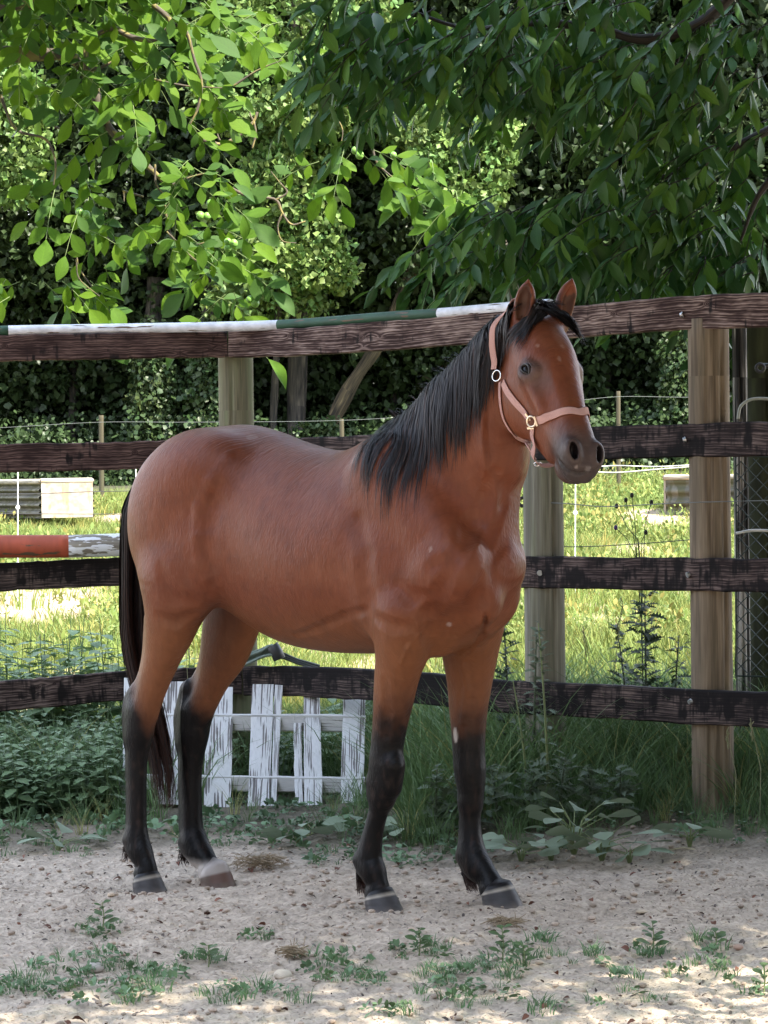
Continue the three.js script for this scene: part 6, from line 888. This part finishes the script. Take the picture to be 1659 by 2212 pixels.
// ================================================================ things in the field and on the fence
{
  const R = rng(811);
  const galv = (() => { const t = dataTex(256, 256, (u, v) => { const n = fbm(u * 6, v * 5, 2, 4), m = fbm(u * 20, v * 3, 7, 3); const a = 0.34 + 0.25 * (n - 0.5); const moss = sstep(0.55, 0.7, m + 0.25 * (1 - v) * 0.5); return [lerp(a, 0.27, moss), lerp(a * 0.95, 0.26, moss), lerp(a * 0.8, 0.16, moss)]; }, true); return std({ map: t, roughness: 0.75, metalness: 0.1, side: THREE.DoubleSide }); })(), conc = (() => { const t = dataTex(256, 256, (u, v) => { const n = fbm(u * 9, v * 9, 2, 4), s = sstep(0.5, 0.75, fbm(u * 12, v * 3, 5)); const a = 0.60 + 0.35 * (n - 0.5); return [a, lerp(a * 0.94, 0.46, s * 0.6), lerp(a * 0.84, 0.32, s * 0.6)]; }, true); return std({ map: t, roughness: 0.9 }); })();
  const trough = (label, A, B, C, h) => { // A: near corner, B: far end of the end plate, C: far end of the long side
    const o = thing('water_trough', label, 'trough', null, [A.x, A.y, A.z]); const b = B.clone().sub(A), c = C.clone().sub(A); b.y = c.y = 0; const up = V3(0, h, 0), L = c.length();
    const side = (s0, nm) => { const g = new Geo(), n = 48, nb = b.clone().normalize(); let pv = null; for (let k = 0; k <= n; k++) { const t = k / n, off = 0.022 * Math.sign(Math.sin(t * 31)) * Math.pow(Math.abs(Math.sin(t * 31)), 0.6) * (t < 0.9 ? 1 : 0), p = s0.clone().addScaledVector(nb, off).addScaledVector(up, t), q = p.clone().add(c), a = g.vert(p.x, p.y, p.z, null, 0, t), d = g.vert(q.x, q.y, q.z, null, L, t); if (pv) g.quad(pv[0], a, d, pv[1]); pv = [a, d]; } mesh(nm, g.build(), galv, o); };
    side(V3(0, 0, 0), 'ribbed_side'); side(b.clone(), 'ribbed_side');
    const plate = (p0) => { const g = new THREE.BoxGeometry(b.length(), h * 0.97, 0.02), m = mesh('end_plate', g, conc, o); m.position.copy(p0).addScaledVector(b, 0.5).add(V3(0, h / 2, 0)); m.rotation.y = Math.atan2(-b.z, b.x); }; const off = c.clone().normalize().multiplyScalar(-0.012); plate(off); plate(c.clone().sub(off));
    const rim = (p, q, w) => mesh('rim', new Geo().tube([p, p.clone().lerp(q, 0.5), q], w, 10).build(), conc, o); rim(up.clone(), up.clone().add(b), 0.03); rim(up.clone(), up.clone().add(c), 0.025); rim(up.clone().add(b), up.clone().add(b).add(c), 0.025); rim(up.clone().add(c), up.clone().add(b).add(c), 0.03);
    const wg = new Geo(), w0 = up.clone().multiplyScalar(0.8), w = [w0, w0.clone().add(b), w0.clone().add(b).add(c), w0.clone().add(c)].map((p) => wg.vert(p.x, p.y, p.z)); wg.quad(w[0], w[1], w[2], w[3]); mesh('water', wg.build(), std({ color: lin(0.02, 0.025, 0.02), roughness: 0.08 }), o);
  };
  const foot = (px, py, d) => { const p = at(px, py, d); return p; };
  trough('pale concrete and ribbed metal water trough in the field at the left edge', foot(89, 1120, 27), foot(200, 1122, 27.15), foot(-101, 1112, 29.2), 0.36);
  trough('dark ribbed metal water trough in the field behind the right post', foot(1439, 1154, 27), foot(1480, 1140, 27.7), foot(1640, 1162, 26.0), 0.55);
  // plastic stakes, far posts and wires
  const white = std({ color: lin(0.8, 0.8, 0.78), roughness: 0.5 }), wood = std({ color: lin(0.21, 0.18, 0.13), map: barkMat.map, roughness: 0.9 }), woodP = std({ map: postMats[0].map, color: lin(0.34, 0.31, 0.27), roughness: 0.9 });
  for (const [x0, y0, x1, y1, d, lab] of [[35, 1118, 38.5, 1020, 20, 'thin white fence stake in front of the trough at the left'], [296, 1062, 293, 1012, 24, 'short white fence stake just left of the horse tail'], [1240, 1150, 1243, 1040, 19, 'thin white fence stake beneath the horse muzzle']]) { const o = thing('fence_stake', lab, 'stake'), a = at(x0, y0, d), b = at(x1, y1, d); a.y = groundH(a.x, a.z) - 0.05; mesh('stake', new Geo().tube([a, a.clone().lerp(b, 0.5), b], 0.004, 8).build(), white, o); for (const t of [0.35, 0.75]) { const m = mesh('clip', new THREE.TorusGeometry(0.012, 0.004, 6, 12), white, o); m.position.lerpVectors(a, b, t); } }
  for (const [x, y0, y1, w, d, lab] of [[219, 897, 1046, 5.5, 31, 'old grey post at the edge of the wood left of the horse'], [741, 905, 960, 5, 31, 'short far post seen just above the horse back'], [1335, 845, 940, 4.8, 31, 'far post at the edge of the wood right of the horse head']]) { const o = thing('far_post', lab, 'post'), a = at(x, y1, d), b = at(x, y0, d); a.y = groundH(a.x, a.z) - 0.1; const p = mesh('post', roundPost(b.y - a.y, w * d / PXF, x), woodP, o); p.position.copy(a); p.rotation.z = (R() - 0.5) * 0.03; }
  const wireM = std({ color: lin(0.14, 0.15, 0.14), metalness: 0.1, roughness: 0.5 }), dk = std({ color: lin(0.03, 0.03, 0.032), roughness: 0.5 }), rope = std({ color: lin(0.42, 0.43, 0.38), roughness: 0.9 });
  const wire = (label, l, d, r, mat, cat = 'wire') => { const o = thing('fence_wire', label, cat), pts = l.map(([x, y, dd]) => at(x, y, dd ?? d)), c = new THREE.CatmullRomCurve3(pts), q = []; for (let i = 0; i <= 40; i++) q.push(c.getPoint(i / 40)); mesh('strand', new Geo().tube(q, r, 6).build(), mat, o); };
  wire('thin far wire along the wood left of the horse', [[-60, 926], [0, 924], [219, 912], [400, 912], [741, 908], [960, 895]], 30.8, 0.0022, wireM); wire('thin far wire along the wood right of the horse head', [[1240, 866], [1335, 857], [1500, 858], [1720, 850]], 30.8, 0.0022, wireM);
  wire('electric wire crossing the right post below the second rail', [[1131, 1084, 10.86], [1224, 1088, 10.68], [1300, 1094, 10.5], [1480, 1086, 10.1], [1700, 1080, 9.85]], 10, 0.0018, wireM); wire('lower dark wire between the middle and the right post', [[1110, 1176, 11.2], [1225, 1181, 11.2], [1360, 1176, 10.9], [1492, 1166, 10.6]], 11, 0.0017, dk); wire('white electric tape behind the horse muzzle', [[1262, 1010], [1330, 1006], [1420, 1008], [1500, 1004]], 14, 0.0022, white); wire('grey rope beneath the white electric tape', [[1258, 1018], [1330, 1021], [1420, 1014], [1500, 1008]], 14, 0.004, rope, 'rope'); wire('wire in the field across the front of the left trough', [[-60, 1068], [90, 1066], [200, 1062], [320, 1060]], 20, 0.0028, dk); wire('lower wire in the field along the foot of the left trough', [[-60, 1110], [90, 1110], [320, 1111]], 19.8, 0.0028, dk);
  const insul = (label, x, y, d, tx, ty) => { const o = thing('insulator', label, 'insulator'), p = at(x, y, d); const m = mesh('ring', new THREE.TorusGeometry(0.0155, 0.0065, 10, 22), dk, o); m.position.copy(p); const q = at(tx, ty, d + 0.05); mesh('screw', new Geo().tube([p.clone().lerp(q, 0.35), q.clone().lerp(p, 0.3), q], 0.006, 8).build(), dk, o); const n = mesh('collar', new THREE.CylinderGeometry(0.012, 0.012, 0.02, 12), dk, o); n.position.copy(p).lerp(q, 0.62); n.rotation.z = Math.PI / 2; };
  insul('black ring insulator on the left side of the middle post', 1129, 1084, 10.84, 1152, 1084); insul('black ring insulator on the mossy post at the right edge', 1642, 795, 10.85, 1664, 788);
  // old posts and netting at the right edge
  const oldP = (label, x, r, y0, d, mat, seed) => { const o = thing('old_post', label, 'post'), b = at(x + 6, 1500, d), t = at(x, y0, d); b.y = groundH(b.x, b.z) - 0.1; const p = mesh('post', roundPost(t.y - b.y, r, seed, [[4.7, 0, 1, 0.02], [5.3, 0.2, 0.9, 0.015]]), mat, o); p.position.copy(b); };
  const bleached = (() => { const t = dataTex(256, 512, (u, v) => { const n = fbm(u * 26, v * 5, 2, 4), q = sstep(0.42, 0.6, n), k = sstep(0.5, 0.75, fbm(u * 7, v * 6, 9)); const a = lerp(0.25, 0.72, q) * lerp(1, 0.35, k); return [a, a * 0.97, a * 0.93]; }, true); return std({ map: t, bumpMap: t, bumpScale: 0.006, roughness: 0.95 }); })(), mossy = (() => { const t = dataTex(256, 512, (u, v) => { const n = fbm(u * 14, v * 7, 2, 4); const a = 0.17 + 0.25 * (n - 0.4); return [a * 1.05, a * 1.12, a * 0.72]; }, true); return std({ map: t, bumpMap: t, bumpScale: 0.006, roughness: 0.95 }); })();
  oldP('bleached split old post just right of the right fence post', 1600, 0.03, 700, 11.0, bleached, 3); oldP('dark mossy old post at the right edge of the picture', 1652, 0.08, 690, 11.2, mossy, 8);
  { const o = thing('chain_link_netting', 'dark green chain link netting in front of the old posts at the right edge', 'netting'), g = new Geo(), D = 10.78, x0 = 1589, x1 = 1740, y0 = 985, y1 = 1460, s = 34; for (let k = -20; k < 24; k++) for (const m of [1, -1]) { let px = x0, py = y0 + k * s; const pts = []; for (let i = 0; i <= 12; i++) { const x = x0 + (x1 - x0) * i / 12, y = y0 + k * s + m * (x - x0) * 1.05 + (m < 0 ? 160 : 0); if (y > y0 && y < y1) pts.push(at(x, y, D + 0.004 * m * (i % 2 ? 1 : -1))); } if (pts.length > 1) g.tube(pts, 0.0022, 5); } mesh('mesh', g.build(), std({ color: lin(0.02, 0.035, 0.03), roughness: 0.5 }), o); for (const y of [985, 1460]) mesh('edge_wire', new Geo().tube([at(x0, y, D), at((x0 + x1) / 2, y + 2, D), at(x1, y, D)], 0.003, 6).build(), std({ color: lin(0.02, 0.035, 0.03) }), o); mesh('edge_wire', new Geo().tube([at(x0, y0, D), at(x0 + 2, 1200, D), at(x0, y1, D)], 0.003, 6).build(), std({ color: lin(0.02, 0.035, 0.03) }), o); }
  wire('grey rope looped round the old posts at the right edge', [[1594, 905], [1600, 878], [1622, 863], [1680, 862]], 10.75, 0.006, rope, 'rope'); wire('pale rope across the netting at the right edge', [[1590, 1152], [1625, 1146], [1690, 1148]], 10.7, 0.0055, white, 'rope');
  { // coil of cable tied to the left post
    const o = thing('cable_coil', 'bundle of grey green cable tied with black tape by the left post', 'cable'), cab = std({ color: lin(0.15, 0.19, 0.155), roughness: 0.6 }); for (let i = 0; i < 9; i++) { const j = (k) => (R() - 0.5) * k, d = 11.66 + j(0.08); mesh('cable', new Geo().tube(new THREE.CatmullRomCurve3([[505, 1432 + i * 2], [535, 1424 + i * 2.2 - 8], [562, 1404 + i * 2], [585, 1394 + i * 2.4], [600, 1404 + i * 1.6], [612, 1416 + i]].map(([x, y]) => at(x + j(5), y + j(4), d))).getPoints(20), 0.0065, 7).build(), cab, o); }
    mesh('tape', new Geo().tube([at(588, 1394, 11.64), at(597, 1408, 11.64), at(604, 1424, 11.64)], 0.026, 10).build(), dk, o); for (let i = 0; i < 3; i++) mesh('cable', new Geo().tube([at(604, 1408 + i * 5, 11.66), at(640, 1424 + i * 4, 11.7), at(690, 1438 + i * 5, 11.78)], 0.0055, 7).build(), std({ color: lin(0.05, 0.06, 0.06), roughness: 0.6 }), o);
  }
  // straw, droppings, stones
  const hayM = std({ color: lin(0.30, 0.225, 0.14), roughness: 0.9 }), hay = (label, px, py, w, n, h) => { const o = thing('straw_clump', label, 'straw'), g = new Geo(), c = groundAt(px, py); for (let i = 0; i < n; i++) { const a = c.clone().add(V3((R() + R() - 1) * w, 0.004 + h * R(), (R() + R() - 1) * w * 0.6)), d = V3(R() - 0.5, (R() - 0.4) * 0.25, R() - 0.5).normalize(), l = 0.03 + 0.06 * R(); g.tube([a.clone().addScaledVector(d, -l / 2), a.clone().add(V3(0, 0.006 * R(), 0)), a.clone().addScaledVector(d, l / 2)], 0.0011, 4); } mesh('straw', g.build(), hayM, o); };
  hay('brown clump of old straw on the sand right of the left hind hoof', 560, 1878, 0.10, 190, 0.035); hay('small tuft of straw in the weeds of the foreground', 634, 2068, 0.035, 70, 0.02); hay('flat scatter of straw below the left forehoof', 1095, 2002, 0.06, 70, 0.012);
  { const o = thing('straw', 'single bent yellow straw at the edge of the sand below the right post', 'straw'); mesh('blade', new Geo().tube([at(1438, 1872, 9.72), at(1462, 1860, 9.74), at(1476, 1857, 9.75), at(1502, 1869, 9.72)].map((p) => { p.y = Math.max(p.y, groundH(p.x, p.z) + 0.006); return p; }), 0.0022, 5).build(), std({ color: lin(0.55, 0.47, 0.30), roughness: 0.8 }), o); }
  const stone = (label, px, py, r, col, sy = 0.6) => { const o = thing('stone', label, 'stone'), g = new THREE.IcosahedronGeometry(r, 3), P = g.attributes.position, c = groundAt(px, py); for (let i = 0; i < P.count; i++) { const k = 0.82 + 0.36 * noise3(P.getX(i) / r * 1.5 + px, P.getY(i) / r * 1.5, P.getZ(i) / r * 1.5); P.setXYZ(i, P.getX(i) * k, P.getY(i) * k * sy, P.getZ(i) * k); } const q = mesh('stone', new THREE.BufferGeometry().copy(g), std({ color: lin(...col), roughness: 0.9 }), o); q.geometry.computeVertexNormals(); q.position.copy(c).add(V3(0, r * sy * 0.3, 0)); };
  stone('pale yellow stone on the sand at the right beside the dark tipped weed', 1380, 2034, 0.017, [0.5, 0.4, 0.24], 0.4); stone('flat buff stone on the sand beyond the yellow one', 1386, 1976, 0.018, [0.46, 0.36, 0.25], 0.3); stone('grey stone half sunk among the weeds at the bottom left', 205, 2098, 0.026, [0.42, 0.37, 0.32]); stone('pale stone in the weeds at the bottom left of the middle', 612, 2114, 0.026, [0.45, 0.38, 0.3]); stone('buff stone on the sand below the right hind hoof at left', 240, 1937, 0.012, [0.5, 0.38, 0.27]); stone('reddish stone on the sand near the right edge', 1595, 2052, 0.014, [0.42, 0.27, 0.2]); stone('pale stone at the right of the low weeds near the right edge', 1508, 2074, 0.018, [0.44, 0.38, 0.31]); stone('large grey pebble behind the right hind hoof', 436, 1862, 0.018, [0.36, 0.32, 0.28]);
}
renderer.render(scene, camera);
